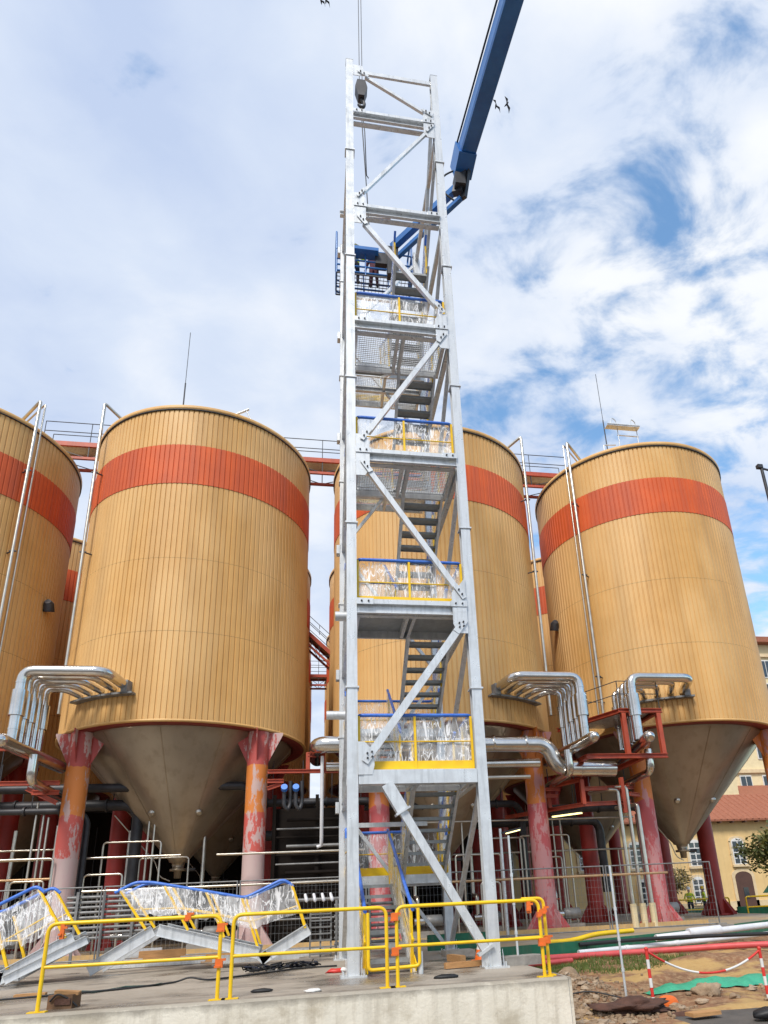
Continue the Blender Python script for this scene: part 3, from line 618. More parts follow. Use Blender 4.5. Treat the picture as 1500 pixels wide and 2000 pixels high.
for x, y, zt in ((0, 0, 24.05), (TW, 0, 23.95), (0, TD, 21.9), (TW, TD, 21.9)):
    c = MB().prof((x, y, 0.03), (x, y, zt), hp, (0, 1, 0)).build('column', 'galvanised', tw)
    for z in SPL:
        if z < zt-.5: MB().box((x, y, z), (.26, .25, .035)).build('splice_plate', 'galvanised', c)
    MB().box((x, y, .015), (.44, .4, .03)).build('base_plate', 'galvanised', c)
    MB().box((x, y, zt+.006), (.21, .21, .012)).build('cap_plate', 'galvanised', c)
    gm = MB()
    for dx in (-.13, .13): gm.add([(x+dx, y-.1, .03), (x+dx+.006, y-.1, .03), (x+dx+.006, y-.1, .3), (x+dx, y-.1, .3), (x+dx, y-.19, .03), (x+dx+.006, y-.19, .03)], [(0, 1, 2, 3), (0, 3, 4), (1, 5, 2), (4, 5, 1, 0), (3, 2, 5, 4)])
    gm.build('stiffener', 'galvanised', c)
    for bx in (-.17, .17):
        for by in (-.14, .14): MB().tube([(x+bx, y+by, .03), (x+bx, y+by, .1)], .018, 6).build('anchor_bolt', 'galvanised', c)
# front beams and braces
def chan(p, q, h=.2, w_=.075, up=(0, 0, 1), name='beam'):
    return MB().prof(p, q, [(a, b-h/2) for a, b in cprof(w_, h)], up).build(name, 'galvanised', tw)
lv = list(zip(FL, ('R', 'L', 'R', 'L', 'R', 'L')))
for i, z in enumerate(FL):
    if i == 0:
        b = MB().box((TW/2, -.02, z-.14), (TW-.22, .2, .26)).build('beam', 'galvanised', tw)
        MB().box((.95, -.125, z-.14), (1.5, .012, .262)).build('cover_plate', 'galvanised', b)
    else:
        b = MB().prof((TW-.1, -.05, z-.1), (.1, -.05, z-.1), [(-.075+a, c-.11) for a, c in [(0, 0), (.075, 0), (.075, .22), (0, .22), (0, .205), (.062, .205), (.062, .015), (0, .015)]]).build('beam', 'galvanised', tw)
        MB().box((TW/2, -.105, z+.03), (TW-.5, .09, .1)).build('ledger', 'galvanised', b)
        MB().box((TW/2, .06, z-.2), (TW-.22, .12, .03)).build('flange', 'galvanised', b)
        for xx in (.26, TW-.26):
            pb = MB().box((xx, -.16, z+.03), (.34, .012, .13)).build('splice_strip', 'galvanised', b)
            bolts(pb, [(xx-.07, -.168, z+.03), (xx+.07, -.168, z+.03)], r_=.02)
chan((TW-.1, -.05, 23.65), (.1, -.05, 23.65), .14, .06)
BR = [((.62, 3.2), (2.36, .16)), ((.30, 3.72), (2.22, 6.42)), ((2.24, 7.12), (.30, 10.15)), ((.30, 10.92), (2.2, 13.98)), ((2.2, 14.85), (.28, 17.62)), ((.26, 18.52), (2.24, 21.52)), ((2.2, 22.1), (.34, 23.4))]
for i, ((x0, z0), (x1, z1)) in enumerate(BR):
    w_ = .15 if i < 2 else (.115 if i < 5 else .085)
    p, q = V(x0, -.1, z0), V(x1, -.1, z1); d = (q-p).normalized(); nrm = V(-d.z, 0, d.x)
    b = MB().bar(p+d*.14, q-d*.14, w_, w_*.9, (0, 1, 0)).build('brace', 'galvanised', tw)
    for e, s_ in ((p, 1), (q, -1)):
        if i == 0 and s_ == 1:
            MB().bar(e, e+d*.55, .22, .2, (0, 1, 0)).box(e+d*.57, (.3, .24, .04), Matrix.Rotation(math.atan2(d.x, -d.z)*-1, 3, 'Y')).build('brace_socket', 'galvanised', b); continue
        if i == 0: 
            plate([(2.2, .03), (2.44, .03), (2.44, .34), (2.2, .42)], -.11, .014, b, 'foot_plate'); MB().bar(e-d*.16-nrm*.16, e-d*.16+nrm*.16, .05, .17, (0, 1, 0)).build('end_plate', 'galvanised', b); continue
        c = e+d*s_*.02
        tg = MB().bar(c-d*s_*.16, c+d*s_*.2, w_*.95, .014, (0, 1, 0)); 
        tg.v = [(x, y-.075, z) for x, y, z in tg.v]; tgo = tg.build('end_tab', 'galvanised', b)
        pts = [(c+d*.06), (c-d*.06)] if i > 1 else [c+d*.07, c-d*.07, c+nrm*.055, c-nrm*.055]
        bolts(tgo, [(u.x, -.19, u.z) for u in pts], r_=.026)
for i, z in enumerate(FL[1:], 1):                       # big gusset plates where the braces meet
    s_ = 1 if i % 2 else 0
    xg = TW-.1 if s_ else .1; o_ = -1 if s_ else 1
    plate([(xg, z-.62), (xg+o_*.2, z-.62), (xg+o_*.3, z-.42), (xg+o_*.3, z+.28), (xg+o_*.18, z+.46), (xg, z+.46)][::o_], -.145, .016, tw)
plate([(.1, 3.38), (.36, 3.38), (.4, 3.55), (.4, 3.8), (.22, 4.0), (.1, 4.0)], -.145, .016, tw)
plate([(TW-.1, 7.5), (TW-.3, 7.2), (TW-.3, 6.7), (TW-.1, 6.7)][::-1], -.148, .014, tw)
plate([(.1, 23.75), (.36, 23.75), (.42, 23.5), (.3, 23.3), (.1, 23.3)][::-1], -.145, .014, tw); plate([(TW-.1, 22.3), (TW-.34, 22.2), (TW-.3, 21.9), (TW-.1, 21.9)][::-1], -.148, .014, tw)
# side and rear framing
prev = 0.0
for i, z in enumerate(FL):
    for x in (0, TW):
        s_ = 1 if x else -1
        MB().prof((x, .1, z-.12), (x, TD-.1, z-.12), hprof(.1, .18, .012, .01)).build('side_beam', 'galvanised', tw)
        MB().bar((x, .12, z-.3), (x, TD-.12, prev+.15), .09, .09, (1, 0, 0)).build('side_brace', 'galvanised', tw)
    if i < 6:
        zr = (prev+z)/2-.16
        MB().prof((.1, TD, zr), (TW-.1, TD, zr), hprof(.1, .16, .014, .01)).build('rear_beam', 'galvanised', tw)
        a_, b_ = (0.12, TW-.12) if i % 2 else (TW-.12, .12)
        MB().bar((a_, TD+.03, prev+.2), (b_, TD+.03, z-.35), .08, .08, (0, 1, 0)).build('rear_brace', 'galvanised', tw)
        bk = MB().box((-.14, TD, z-.12), (.1, .2, .26)).build('bracket', 'galvanised', tw)
    prev = z
MB().bar((TW, .1, 23.7), (TW, TD-.1, 18.1), .09, .1, (1, 0, 0)).build('side_brace', 'galvanised', tw)
for z, x0 in ((6.75, -.32), (5.15, -.45)):
    MB().tube([(x0, .35 if z > 6 else 2.2, z), (.05, .35 if z > 6 else 2.2, z)], .1, 12).build('stub_pipe', 'galvanised', tw)
MB().tube([(-.2, 2.2, 5.15), (1.0, 2.2, 5.15)], .035, 8).build('tie_bar', 'galvanised', tw); MB().bar((.05, 3.3, 2.85), (1.9, 3.3, 2.85), .07, .1).build('tie_bar', 'galvanised', tw)
# landings
grm = {}
def grating(x0, x1, y0, y1, z, parent):
    key = (round(x1-x0, 2), round(y1-y0, 2))
    if key in grm:
        o = inst(grm[key], (x0, y0, z), parent); return o
    m = MB(); a, b = x1-x0, y1-y0
    n = int(a/.055)
    for k in range(n+1): m.box((k*a/n, b/2, 0), (.007, b, .034))
    n = int(b/.06)
    for k in range(n+1): m.box((a/2, k*b/n, .004), (a, .009, .02))
    o = m.build('grating', 'galvanised', None, kind='stuff'); o.parent = parent; o.location = (x0, y0, z); grm[key] = o
    return o
def film(name, pts4, parent, nu=18, nv=8, bulge=.055, seed=0):
    a, b, c, d = [V(*p) for p in pts4]; n_ = (b-a).cross(d-a).normalized(); m = MB()
    for j in range(nv+1):
        for i in range(nu+1):
            u, v_ = i/nu, j/nv; p = (a*(1-u)+b*u)*(1-v_)+(d*(1-u)+c*u)*v_
            k = noise.noise(V(u*6+seed, v_*2, seed*3.1))*bulge+noise.noise(V(u*17+seed, v_*5, seed))*bulge*.6
            e = (noise.noise(V(u*8, seed, 5))*.10) if j == 0 else 0
            m.v.append(tuple(p+n_*k+V(0, 0, e)))
    m.f = [(j*(nu+1)+i, j*(nu+1)+i+1, (j+1)*(nu+1)+i+1, (j+1)*(nu+1)+i) for j in range(nv) for i in range(nu)]; m.sm = [True]*len(m.f)
    return m.build(name, 'plastic_film', parent)
def rail(path, parent, posts, h=1.08, kick=.13, wrap=True, seed=0, blue=True, wrap_z=(.06, 1.05)):
    # path: ground line of the railing (list of points); posts: points on it
    for a, b in zip(path, path[1:]):
        a, b = V(*a), V(*b)
        MB().tube([a+V(0, 0, .56), b+V(0, 0, .56)], .014, 6).build('mid_rail', 'yellow_paint', parent)
        if kick: MB().bar(a+V(0, 0, kick), b+V(0, 0, kick), .012, kick*1.7).build('kick_plate', 'yellow_paint', parent)
    for p in posts: MB().bar(V(*p), V(*p)+V(0, 0, h-.02), .045, .045, (0, 1, 0)).build('post', 'yellow_paint', parent)
    top = [V(*p)+V(0, 0, h) for p in path]
    MB().tube(rnd([top[0]-V(0, 0, .22)]+top+[top[-1]-V(0, 0, .22)], .1), .036 if blue else .025, 8).build('top_rail', 'blue_sleeve' if blue else 'yellow_paint', parent)
    if wrap:
        for i, (a, b) in enumerate(zip(path, path[1:])):
            a, b = V(*a), V(*b); s_ = (b-a).cross(V(0, 0, 1)).normalized()*-.035
            film('film_wrap', [a+s_+V(0, 0, wrap_z[0]), b+s_+V(0, 0, wrap_z[0]), b+s_+V(0, 0, wrap_z[1]), a+s_+V(0, 0, wrap_z[1])], parent, seed=seed+i*7.3)
LD, FY0, FY1, RLD = 1.28, 1.28, 3.5, 4.8
for i, z in enumerate(FL[:4]):
    ld = thing('landing', None, None, (TW/2, .6, z-.2), parent=tw)
    for x in (.14, TW/2-.07, TW/2+.07, TW-.14):
        MB().prof((x, .1, z-.12), (x, LD, z-.12), hprof(.07, .16, .01, .008)).build('joist', 'galvanised', ld)
    MB().bar((.1, LD, z-.1), (TW-.1, LD, z-.1), .06, .2).build('edge_channel', 'galvanised', ld)
    off = ld.location
    if i == 1: MB().box((TW/2, .7, z-.03), (TW-.25, 1.14, .01)).build('deck_plate', 'tread_plate', ld)
    else: grating(.14-off.x, TW-.14-off.x, .12-off.y, LD-off.y, z-.02-off.z, ld)
    rl = thing('landing_railing', None, None, (TW/2, .05, z), parent=tw)
    pa = [(.13, 1.0, z), (.13, .06, z), (TW-.13, .06, z), (TW-.13, 1.0, z)]
    rail(pa, rl, kick=(.1, .13, .13, 0)[i], posts=[(.13, .06, z), (TW/2-.02, .06, z), (TW-.13, .06, z), (.13, .9, z), (TW-.13, .9, z)], seed=i*11+1)
for i in range(5):
    zm = ((FL[i-1] if i else 0)+FL[i])/2
    ld = thing('rear_landing', None, None, (TW/2, 4.1, zm-.2), parent=tw)
    for x in (.1, TW/2, TW-.1): MB().prof((x, FY1, zm-.12), (x, RLD, zm-.12), hprof(.07, .16, .01, .008)).build('joist', 'galvanised', ld)
    for y in (FY1, RLD): MB().bar((.05, y, zm-.1), (TW-.05, y, zm-.1), .05, .2).build('edge_channel', 'galvanised', ld)
    off = ld.location
    grating(.1-off.x, TW-.1-off.x, FY1-off.y, RLD-off.y, zm-.02-off.z, ld)
    rl = thing('landing_railing', None, None, (TW/2, RLD, zm), parent=tw)
    pa = [(.05, FY1+.1, zm), (.05, RLD-.05, zm), (TW-.05, RLD-.05, zm), (TW-.05, FY1+.1, zm)]
    rail(pa, rl, [(.05, RLD-.05, zm), (TW/2, RLD-.05, zm), (TW-.05, RLD-.05, zm)], seed=i*5+60)
# flights
def flight(x0, x1, ya, za, yb, zb, i, nr=8, outer=True, inner=True):
    fl = thing('stair_flight', None, None, ((x0+x1)/2, (ya+yb)/2, min(za, zb)), parent=tw)
    for x in (x0, x1):
        MB().prof((x, ya, za-.1), (x, yb, zb-.1), [(a-.03, b-.11) for a, b in cprof(.06, .22, .01)]).build('stringer', 'galvanised', fl)
    first = None
    for k in range(1, nr):
        y = ya+(yb-ya)*k/nr; z = za+(zb-za)*k/nr
        if first is None:
            m = MB().box((0, 0, 0), (x1-x0-.02, .25, .03)); m.box((0, -.125, -.02), (x1-x0-.02, .008, .065)); m.box((0, .125, -.015), (x1-x0-.02, .008, .05))
            first = m.build('tread', 'tread_plate'); first.parent = fl; first.location = V((x0+x1)/2, y, z)-fl.location
        else: inst(first, V((x0+x1)/2, y, z)-fl.location, fl)
    for x, on_ in ((x0+.02, outer if x0 < 1 else inner), (x1-.02, inner if x0 < 1 else outer)):
        if not on_: continue
        h = thing('flight_railing', None, None, (x, (ya+yb)/2, min(za, zb)), parent=tw)
        for f_ in (.06, .5, .94):
            y, z = ya+(yb-ya)*f_, za+(zb-za)*f_; MB().bar((x, y, z-.1), (x, y, z+1.0), .065 if i == 0 else .045, .045, (0, 1, 0)).build('post', 'yellow_paint', h)
        e = .08*(1 if yb > ya else -1)
        MB().tube([(x, ya-e, za+1.02), (x, yb+e, zb+1.02)], .034, 8).build('top_rail', 'blue_sleeve', h)
        MB().tube([(x, ya, za+.52), (x, yb, zb+.52)], .026 if i == 0 else .014, 6).build('mid_rail', 'yellow_paint', h)
        if i == 0: MB().bar((x+.04, ya, za+.1), (x+.04, yb, zb+.1), .02, .14).build('kick_plate', 'yellow_paint', h)
        film('film_wrap', [(x-.04, ya, za+.1), (x-.04, yb, zb+.1), (x-.04, yb, zb+1.0), (x-.04, ya, za+1.0)], h, 12, 5, seed=i*3.3+x)
for i in range(5):
    lo, hi = (FL[i-1] if i else 0), FL[i]; zm = (lo+hi)/2
    y0 = FY0 if i else -.15
    flight(.17, 1.03 if i == 0 else 1.1, y0, lo+.0, FY1, zm, i*2)                          # left flight, rising away
    flight(1.32, TW-.2, FY1, zm, FY0, hi, i*2+1, inner=(i == 0 or i == 4))                                   # right flight, rising towards the front
# yellow stair-foot hoop
MB().tube(rnd([(.24, -.2, 1.0), (.24, -.2, .1), (1.1, -.25, .13), (1.1, -.25, 1.05)], .08), .03, 8).build('foot_rail', 'yellow_paint', tw)
MB().tube([(1.12, -.2, 0), (1.12, -.2, .35)], .045, 8).build('foot_post', 'galvanised', tw)
# ================================================================== BOOM LIFT
bl = thing('boom_lift', 'blue articulated boom lift holding its basket behind the tower top', 'boom lift', (9, -16, -.75))
K = V(3.75, 2.6, 23.75); B0 = V(3.95, 2.45, 24.5); B1 = V(4.55, -5.2, 23.9)
MB().prof(B0, B1, [(-.24, -.3), (.24, -.3), (.27, -.2), (.27, .28), (.2, .34), (-.2, .34), (-.27, .28), (-.27, -.2)]).build('boom', 'blue_paint', bl)
B2 = V(4.75, -8.2, 23.6)
MB().prof(B1, B2, [(-.32, -.36), (.32, -.36), (.32, .38), (-.32, .38)]).build('boom', 'blue_paint', bl)
MB().bar(B2, (9, -17, 1.0), .7, .8).build('riser_boom', 'blue_paint', bl)
MB().box((9.2, -17.2, .35), (2.4, 5.5, 1.2)).build('chassis', 'blue_paint', bl)
for dx in (-1.2, 1.2):
    for dy in (-1.8, 1.8): MB().tube([(9.2+dx-.2, -17.2+dy, -.2), (9.2+dx+.2, -17.2+dy, -.2)], .55, 20).build('wheel', 'black_rubber', bl)
MB().tube([B0+V(-.3, 0, .38), B1+V(-.3, 0, .42)], .03, 6).build('hose_line', 'black_rubber', bl)
MB().prof(B0+V(-.05, .35, -.15), B0+V(.0, -.35, .05), [(-.3, -.45), (.3, -.45), (.33, .4), (-.33, .4)]).build('boom_nose', 'blue_paint', bl)
MB().bar(B0+V(0, .1, -.2), K+V(-.05, .1, -.55), .22, .34).bar(B0+V(.12, 0, -.3), K+V(.14, .1, -.75), .12, .2).box(K+V(0, 0, -.2), (.34, .4, .5)).build('knuckle', 'dark_steel', bl)
J = V(1.75, 4.9, 23.15)
MB().bar(K+V(0, .1, -.2), J, .2, .26).build('jib', 'blue_paint', bl); MB().bar(K+V(.05, .1, -.75), J+V(.15, 0, -.45), .14, .16).build('jib_link', 'blue_paint', bl)
MB().tube(rnd([B0+V(-.2, .2, -.2), B0+V(-.75, .3, -.5), K+V(-.55, .1, -.6), K+V(-.2, .1, -.9)], .3), .03, 6).build('hose', 'black_rubber', bl)
bx0, bx1, by0, by1, bz = -.2, 2.45, 4.95, 5.85, 21.75
m = MB()
for k in range(22): m.box((bx0+(bx1-bx0)*k/21, (by0+by1)/2, bz), (.012, by1-by0, .03))
for k in range(7): m.box(((bx0+bx1)/2, by0+(by1-by0)*k/6, bz), (bx1-bx0, .03 if k in (0, 6) else .012, .05 if k in (0, 6) else .025))
m.build('basket_floor', 'dark_steel', bl)
for z in (.1, .38, .66, 1.15):
    MB().tube(rnd([(bx0, by0, bz+z), (bx1, by0, bz+z), (bx1, by1, bz+z), (bx0, by1, bz+z), (bx0, by0+.01, bz+z)], .1), .032, 6).build('basket_rail', 'blue_paint', bl)
for x, y in ((bx0, by0), (.8, by0), (1.7, by0), (bx1, by0), (bx1, by1), (.8, by1), (1.7, by1), (bx0, by1)):
    MB().tube([(x, y, bz), (x, y, bz+1.15)], .025, 6).build('basket_post', 'blue_paint', bl)
for x in (bx0, bx1): MB().tube(rnd([(x, by0, bz+1.1), (x, by0, bz+2.0), (x, by1, bz+2.0), (x, by1, bz+1.1)], .15), .035, 6).build('guard_hoop', 'blue_paint', bl)
MB().box((.75, by0-.05, bz+1.0), (1.0, .4, .14)).build('control_tray', 'blue_paint', bl)
MB().box((1.35, by0+.1, bz+.85), (.4, .3, .5)).build('control_box', 'dark_steel', bl); MB().box((1.75, 4.9, 22.4), (.4, .3, 1.3)).build('basket_mount', 'dark_steel', bl)
MB().prof((-.1, 4.7, 24.25), (1.7, 4.7, 24.35), hprof(.14, .2, .02, .015)).build('carried_beam', 'galvanised', bl)
# ================================================================== CRANE HOOK
hk = thing('crane_hook', 'dark crane hook block hanging on cables inside the tower top', 'crane hook', (.5, 2, 25.6))
for x in (.44, .53): MB().tube([(x, 2, 26.7), (x-.02, 2, 48)], .013, 5).build('cable', 'dark_steel', hk)
MB().prof((.49, 1.86, 26.4), (.49, 2.14, 26.4), [(-.13, .35), (.13, .35), (.2, 0), (.1, -.42), (-.1, -.42), (-.2, 0)]).build('block', 'dark_steel', hk)
MB().tube(rnd([(.49, 2, 26.1), (.49, 2, 25.95), (.6, 2, 25.82), (.58, 2, 25.62), (.48, 2, 25.58), (.4, 2, 25.7)], .08), [.05]*26, 8).build('hook', 'dark_steel', hk)
for dx, z1 in ((0, 20.3), (.07, 22.6)): MB().tube([(.48+dx*.3, 2, 25.65), (.52+dx, 2, 24.4), (.6+dx*.4, 2.05, 22.5), (.7, 2.2, z1)], .017, 5).build('sling', 'black_rubber', hk)
# ================================================================== YELLOW BARRIERS
def barrier(p0, p1, label, bend=True):
    p0, p1 = V(*p0), V(*p1); t_ = thing('barrier', label, 'barrier', p0, 'yellow tube barriers along the platform edge')
    H = V(0, 0, 1.08)
    MB().tube(rnd([p0, p0+H, p1+H, p1], .13, 6), .027, 10).build('hoop', 'yellow_paint', t_)
    MB().tube([p0+H*.5, p1+H*.5], .024, 10).build('mid_rail', 'yellow_paint', t_)
    for p in (p0, p1): MB().box(p+V(0, 0, .008), (.22, .12, .016)).build('foot_plate', 'yellow_paint', t_)
    return t_
b1 = barrier((-4.2, -1.93, 0), (-1.95, -1.93, 0), 'yellow tube barrier panel in front of the lying stair section')
b2 = barrier((-1.78, -1.93, 0), (.38, -1.93, 0), 'yellow tube barrier panel crossing in front of the tower left column')
b3 = barrier((.53, -1.93, 0), (2.72, -1.93, 0), 'yellow tube barrier panel in front of the tower right column')
b4 = thing('barrier_return', 'yellow tube barrier end piece at the platform corner', 'barrier', (2.86, -1.75, 0), 'yellow tube barriers along the platform edge')
MB().tube(rnd([(2.86, -1.75, 0), (2.86, -1.75, 1.1), (2.5, -1.78, 1.1)], .1, 5), .027, 10).build('hoop', 'yellow_paint', b4); MB().tube([(2.86, -1.75, .54), (2.35, -1.8, .54)], .024, 8).build('mid_rail', 'yellow_paint', b4)
MB().box((2.86, -1.75, .008), (.16, .12, .016)).build('foot_plate', 'yellow_paint', b4)
def clamp(x, y, z, r_=(.1, .07, .11), lab=None):
    o = MB().box((x, y, z), r_).box((x+.03, y-.01, z+.045), (r_[0]*1.2, r_[1]*.7, .03)).box((x-.02, y-.02, z-.04), (r_[0]*.8, r_[1], .025)).build('clamp', 'orange_plastic')
    o['label'] = lab or 'orange plastic clamp on the yellow barrier tubes'; o['category'] = 'clamp'; o['group'] = 'orange clamps on the barriers'
for x, z in ((-1.95, .92), (-1.95, .46), (.5, .94), (.5, .47), (2.72, .48), (2.86, .5)): clamp(x, -1.93 if x < 2.8 else -1.75, z)
clamp(-4.02, -1.93, .98, (.05, .05, .2)); clamp(2.56, -1.93, .98, (.06, .05, .17)); clamp(-2.4, -1.93, 1.08, (.08, .07, .07)); clamp(2.72, -1.93, .88, (.07, .07, .06)); clamp(2.86, -1.75, .92, (.07, .07, .06))
# ================================================================== STAIR SECTIONS LYING ON THE PLATFORM
def lying_section(label, y, y2, pts, posts, rpts, lean=-.3, mid=.5):
    t_ = thing('stair_section', label, 'stair section', (pts[0][0], y, 0))
    for yy in (y, y2):
        n = len(pts)
        for (xa, za), (xb, zb) in zip(pts, pts[1:]):
            MB().prof((xa, yy, za), (xb, yy, zb), [(a-.03, b) for a, b in cprof(.07, .24, .012)]).build('stringer', 'galvanised', t_)
        P = [V(x, yy, z) for x, z in rpts]
        MB().tube(rnd(P, .12), .035, 8).build('top_rail', 'blue_sleeve', t_)
        L = []
        for (x0, z0), (x1, z1) in posts:
            MB().bar((x0, yy, z0), (x1, yy, z1), .05, .05, (0, 1, 0)).build('post', 'yellow_paint', t_); L.append(V(x0+(x1-x0)*mid, yy, z0+(z1-z0)*mid))
        for a, b in zip(L, L[1:]): MB().tube([a, b], .018, 6).build('mid_rail', 'yellow_paint', t_)
        for k, (a, b) in enumerate(zip(posts, posts[1:])):
            (a0, a1), (b0, b1_) = a, b
            def lp(p0, p1, f_): return V(p0[0]+(p1[0]-p0[0])*f_, yy-.04, p0[1]+(p1[1]-p0[1])*f_)
            if yy == y2 and k % 2: continue
            film('film_wrap', [lp(a0, a1, .35), lp(b0, b1_, .35), lp(b0, b1_, 1), lp(a0, a1, 1)], t_, 10, 5, .05, seed=k*3+y)
    (xa, za), (xb, zb) = pts[1], pts[2]
    first = None
    for k in range(9):
        f_ = (k+.5)/9; c = V(xa+(xb-xa)*f_, (y+y2)/2, za+(zb-za)*f_+.17)
        if first is None:
            first = MB().box((0, 0, 0), (.24, abs(y2-y)-.06, .03)).build('tread', 'tread_plate'); first.parent = t_; first.location = c-t_.location
        else: inst(first, c-t_.location, t_)
    return t_
lying_section('stair flight with film-wrapped yellow railing lying zigzag on platform beside the tower', 3.6, 4.5, [(-5.15, .02), (-3.95, .72), (-1.85, .16), (-1.72, .03), (-.72, .58)],
    [((-4.15, .85), (-4.75, 1.68)), ((-3.3, .8), (-3.85, 1.72)), ((-2.55, .62), (-2.98, 1.56)), ((-1.85, .4), (-2.22, 1.4)), ((-.85, .72), (-1.18, 1.66))],
    [(-4.85, 1.62), (-4.45, 1.82), (-4.1, 1.80), (-2.15, 1.40), (-1.35, 1.76), (-1.15, 1.62)])
lying_section('stair flight with wrapped railing lying at the platform left end', 2.6, 3.5, [(-8.4, .3), (-6.45, .02), (-5.2, .68)],
    [((-7.6, .4), (-7.95, 1.3)), ((-6.9, .3), (-7.2, 1.25)), ((-6.35, .3), (-6.72, 1.25)), ((-5.4, .8), (-6.0, 1.72))],
    [(-8.2, 1.25), (-6.9, 1.35), (-6.05, 1.78), (-5.9, 1.66)])
MB().prof((-6.2, 2.2, .06), (-4.9, 2.35, .68), [(a-.03, b) for a, b in cprof(.06, .16)]).build('loose_channel', 'galvanised')
o = bpy.data.objects['loose_channel']; o['label'] = 'loose pale steel channel leaning beside the left stair section'; o['category'] = 'steel channel'
for k, (x0, x1, y, z, m) in enumerate([(-5.4, -3.2, 5.6, .12, 'galvanised'), (-5.0, -2.4, 6.2, .1, 'timber'), (-3.0, -.9, 5.4, .1, 'galvanised'), (-4.6, -3.6, 5.2, .3, 'timber'), (-2.2, -.4, 6.3, .1, 'galvanised'), (-5.6, -4.4, 6.6, .3, 'galvanised')]):
    mb = MB().bar((x0, y, z), (x1, y+.1, z), .16, .14)
    mb.bar((x0+.1, y-.06, z-.08), (x1-.1, y+.04, z-.08), .06, .05)
    o = mb.build('stacked_member', m); o['label'] = ('galvanised steel member laid on the platform behind the lying stairs', 'timber bearer laid on the platform behind the lying stairs')[m == 'timber']; o['category'] = 'beam'; o['group'] = 'members laid behind the stairs '+m
# ================================================================== MESH FENCE
def fence_panel(x0, x1, y, z0, label, h=2.0):
    t_ = thing('mesh_fence', label, 'fence', ((x0+x1)/2, y, z0), 'mesh fence panels before the silos')
    MB().tube([(x0, y, z0+.1), (x0, y, z0+h)], .021, 8).build('post', 'weathered_steel', t_); MB().tube([(x1, y, z0+.1), (x1, y, z0+h)], .021, 8).build('post', 'weathered_steel', t_)
    for z in (.15, h-.02): MB().tube([(x0, y, z0+z), (x1, y, z0+z)], .019, 8).build('frame_tube', 'weathered_steel', t_)
    m = MB(); n = int((x1-x0)/.11)
    for k in range(1, n): m.box((x0+(x1-x0)*k/n, y, z0+h/2+.06), (.0034, .0034, h-.2))
    for k in range(1, 9): m.box(((x0+x1)/2, y-.004, z0+.15+k*(h-.17)/9), (x1-x0, .0034, .0034))
    m.build('wire_mesh', 'fence_wire', t_, kind='stuff')
fx = [-9.85, -6.3, -2.75, .85, 4.5, 8.15, 11.75]
for i, (a, b) in enumerate(zip(fx, fx[1:])):
    fence_panel(a+.04, b-.04, 8.0, -.05, 'galvanised wire mesh fence panel standing before the silo legs')
for i, x in enumerate(fx):
    o = MB().poly([(x-.36, 7.88), (x+.36, 7.88), (x+.42, 8.0), (x+.36, 8.12), (x-.36, 8.12), (x-.42, 8.0)], -.05, .07).box((x, 8, .09), (.3, .2, .05)).build('concrete_block', 'block_concrete')
    o['label'] = 'concrete block holding up the mesh fence joint'; o['category'] = 'block'; o['group'] = 'feet of the mesh fence'
def lone_post(x, y, z0, z1, label, fm):
    o = thing('fence_post', label, 'post', (x, y, z0))
    MB().tube([(x, y, z0), (x, y, z1)], .022, 8).build('tube', 'galvanised', o)
    for dz in (.5, 1.0, 1.5): MB().tube([(x, y, z0+dz), (x, y, z0+dz+.06)], .03, 8).build('collar', 'galvanised', o)
    return o
lone_post(2.97, .3, 0, 2.25, 'bare galvanised post standing in a concrete foot on the platform', 0)
fb = thing('post_foot', 'ribbed grey concrete foot block on the platform beside tower right column', 'foot block', (3.05, .25, 0))
m_ = MB().poly([(2.66, .02), (3.34, .12), (3.4, .3), (3.3, .46), (2.68, .4), (2.6, .2)], .0, .15); m_.build('block', 'block_concrete', fb)
for k in range(5): MB().box((2.74+.13*k, .06+.018*k, .08), (.05, .05, .12)).build('rib', 'block_concrete', fb)
lone_post(4.63, -.4, terr(4.63, -.4)-.05, 1.6, 'leaning grey post rising from a brown sack in rubble', 0)
# ================================================================== PLATFORM LITTER
def lump(name, m, c, size, label, cat, seed=0, n=12, mm=8, amp=.25, group=None, flat=True, facet=False):
    mb = MB().ball((0, 0, 0), 1, (1, 1, 1), n, mm); vs2 = []
    for v_ in mb.v:
        p = V(*v_); k = 1+amp*noise.noise(p*1.6+V(seed, seed*2, 0))+amp*.4*noise.noise(p*4+V(seed, 0, 3)); p *= k
        vs2.append((p.x*size[0]+c[0], p.y*size[1]+c[1], max(p.z, -.55 if flat else -9)*size[2]+c[2]))
    mb.v = vs2
    if facet: mb.sm = [False]*len(mb.f)
    o = mb.build(name, m)
    if label: o['label'] = label; o['category'] = cat
    if group: o['group'] = group
    return o
bag = thing('tool_bag', 'brown tool bag sitting by the foot of the yellow barrier', 'bag', (-4.02, -1.55, 0))
RZ = Matrix.Rotation(-.22, 3, 'Z')
MB().box((-4.0, -1.56, .085), (.34, .22, .17), RZ).build('body', 'cardboard', bag); MB().box((-3.97, -1.55, .19), (.3, .2, .04), Matrix.Rotation(.1, 3, 'Z') @ Matrix.Rotation(.12, 3, 'Y')).build('flap', 'timber', bag)
MB().tube(rnd([(-4.15, -1.66, .1), (-4.05, -1.71, .2), (-3.9, -1.7, .12), (-3.8, -1.66, .02)], .06), .013, 6).build('handle', 'black_rubber', bag); MB().box((-3.98, -1.68, .09), (.22, .03, .08), RZ).build('pocket', 'brown_cloth', bag)
def cable(name, m, pts, r_, label, cat='cable'):
    o = MB().tube(rnd(pts, .5, 5), r_, 6).build(name, m); o['label'] = label; o['category'] = cat; return o
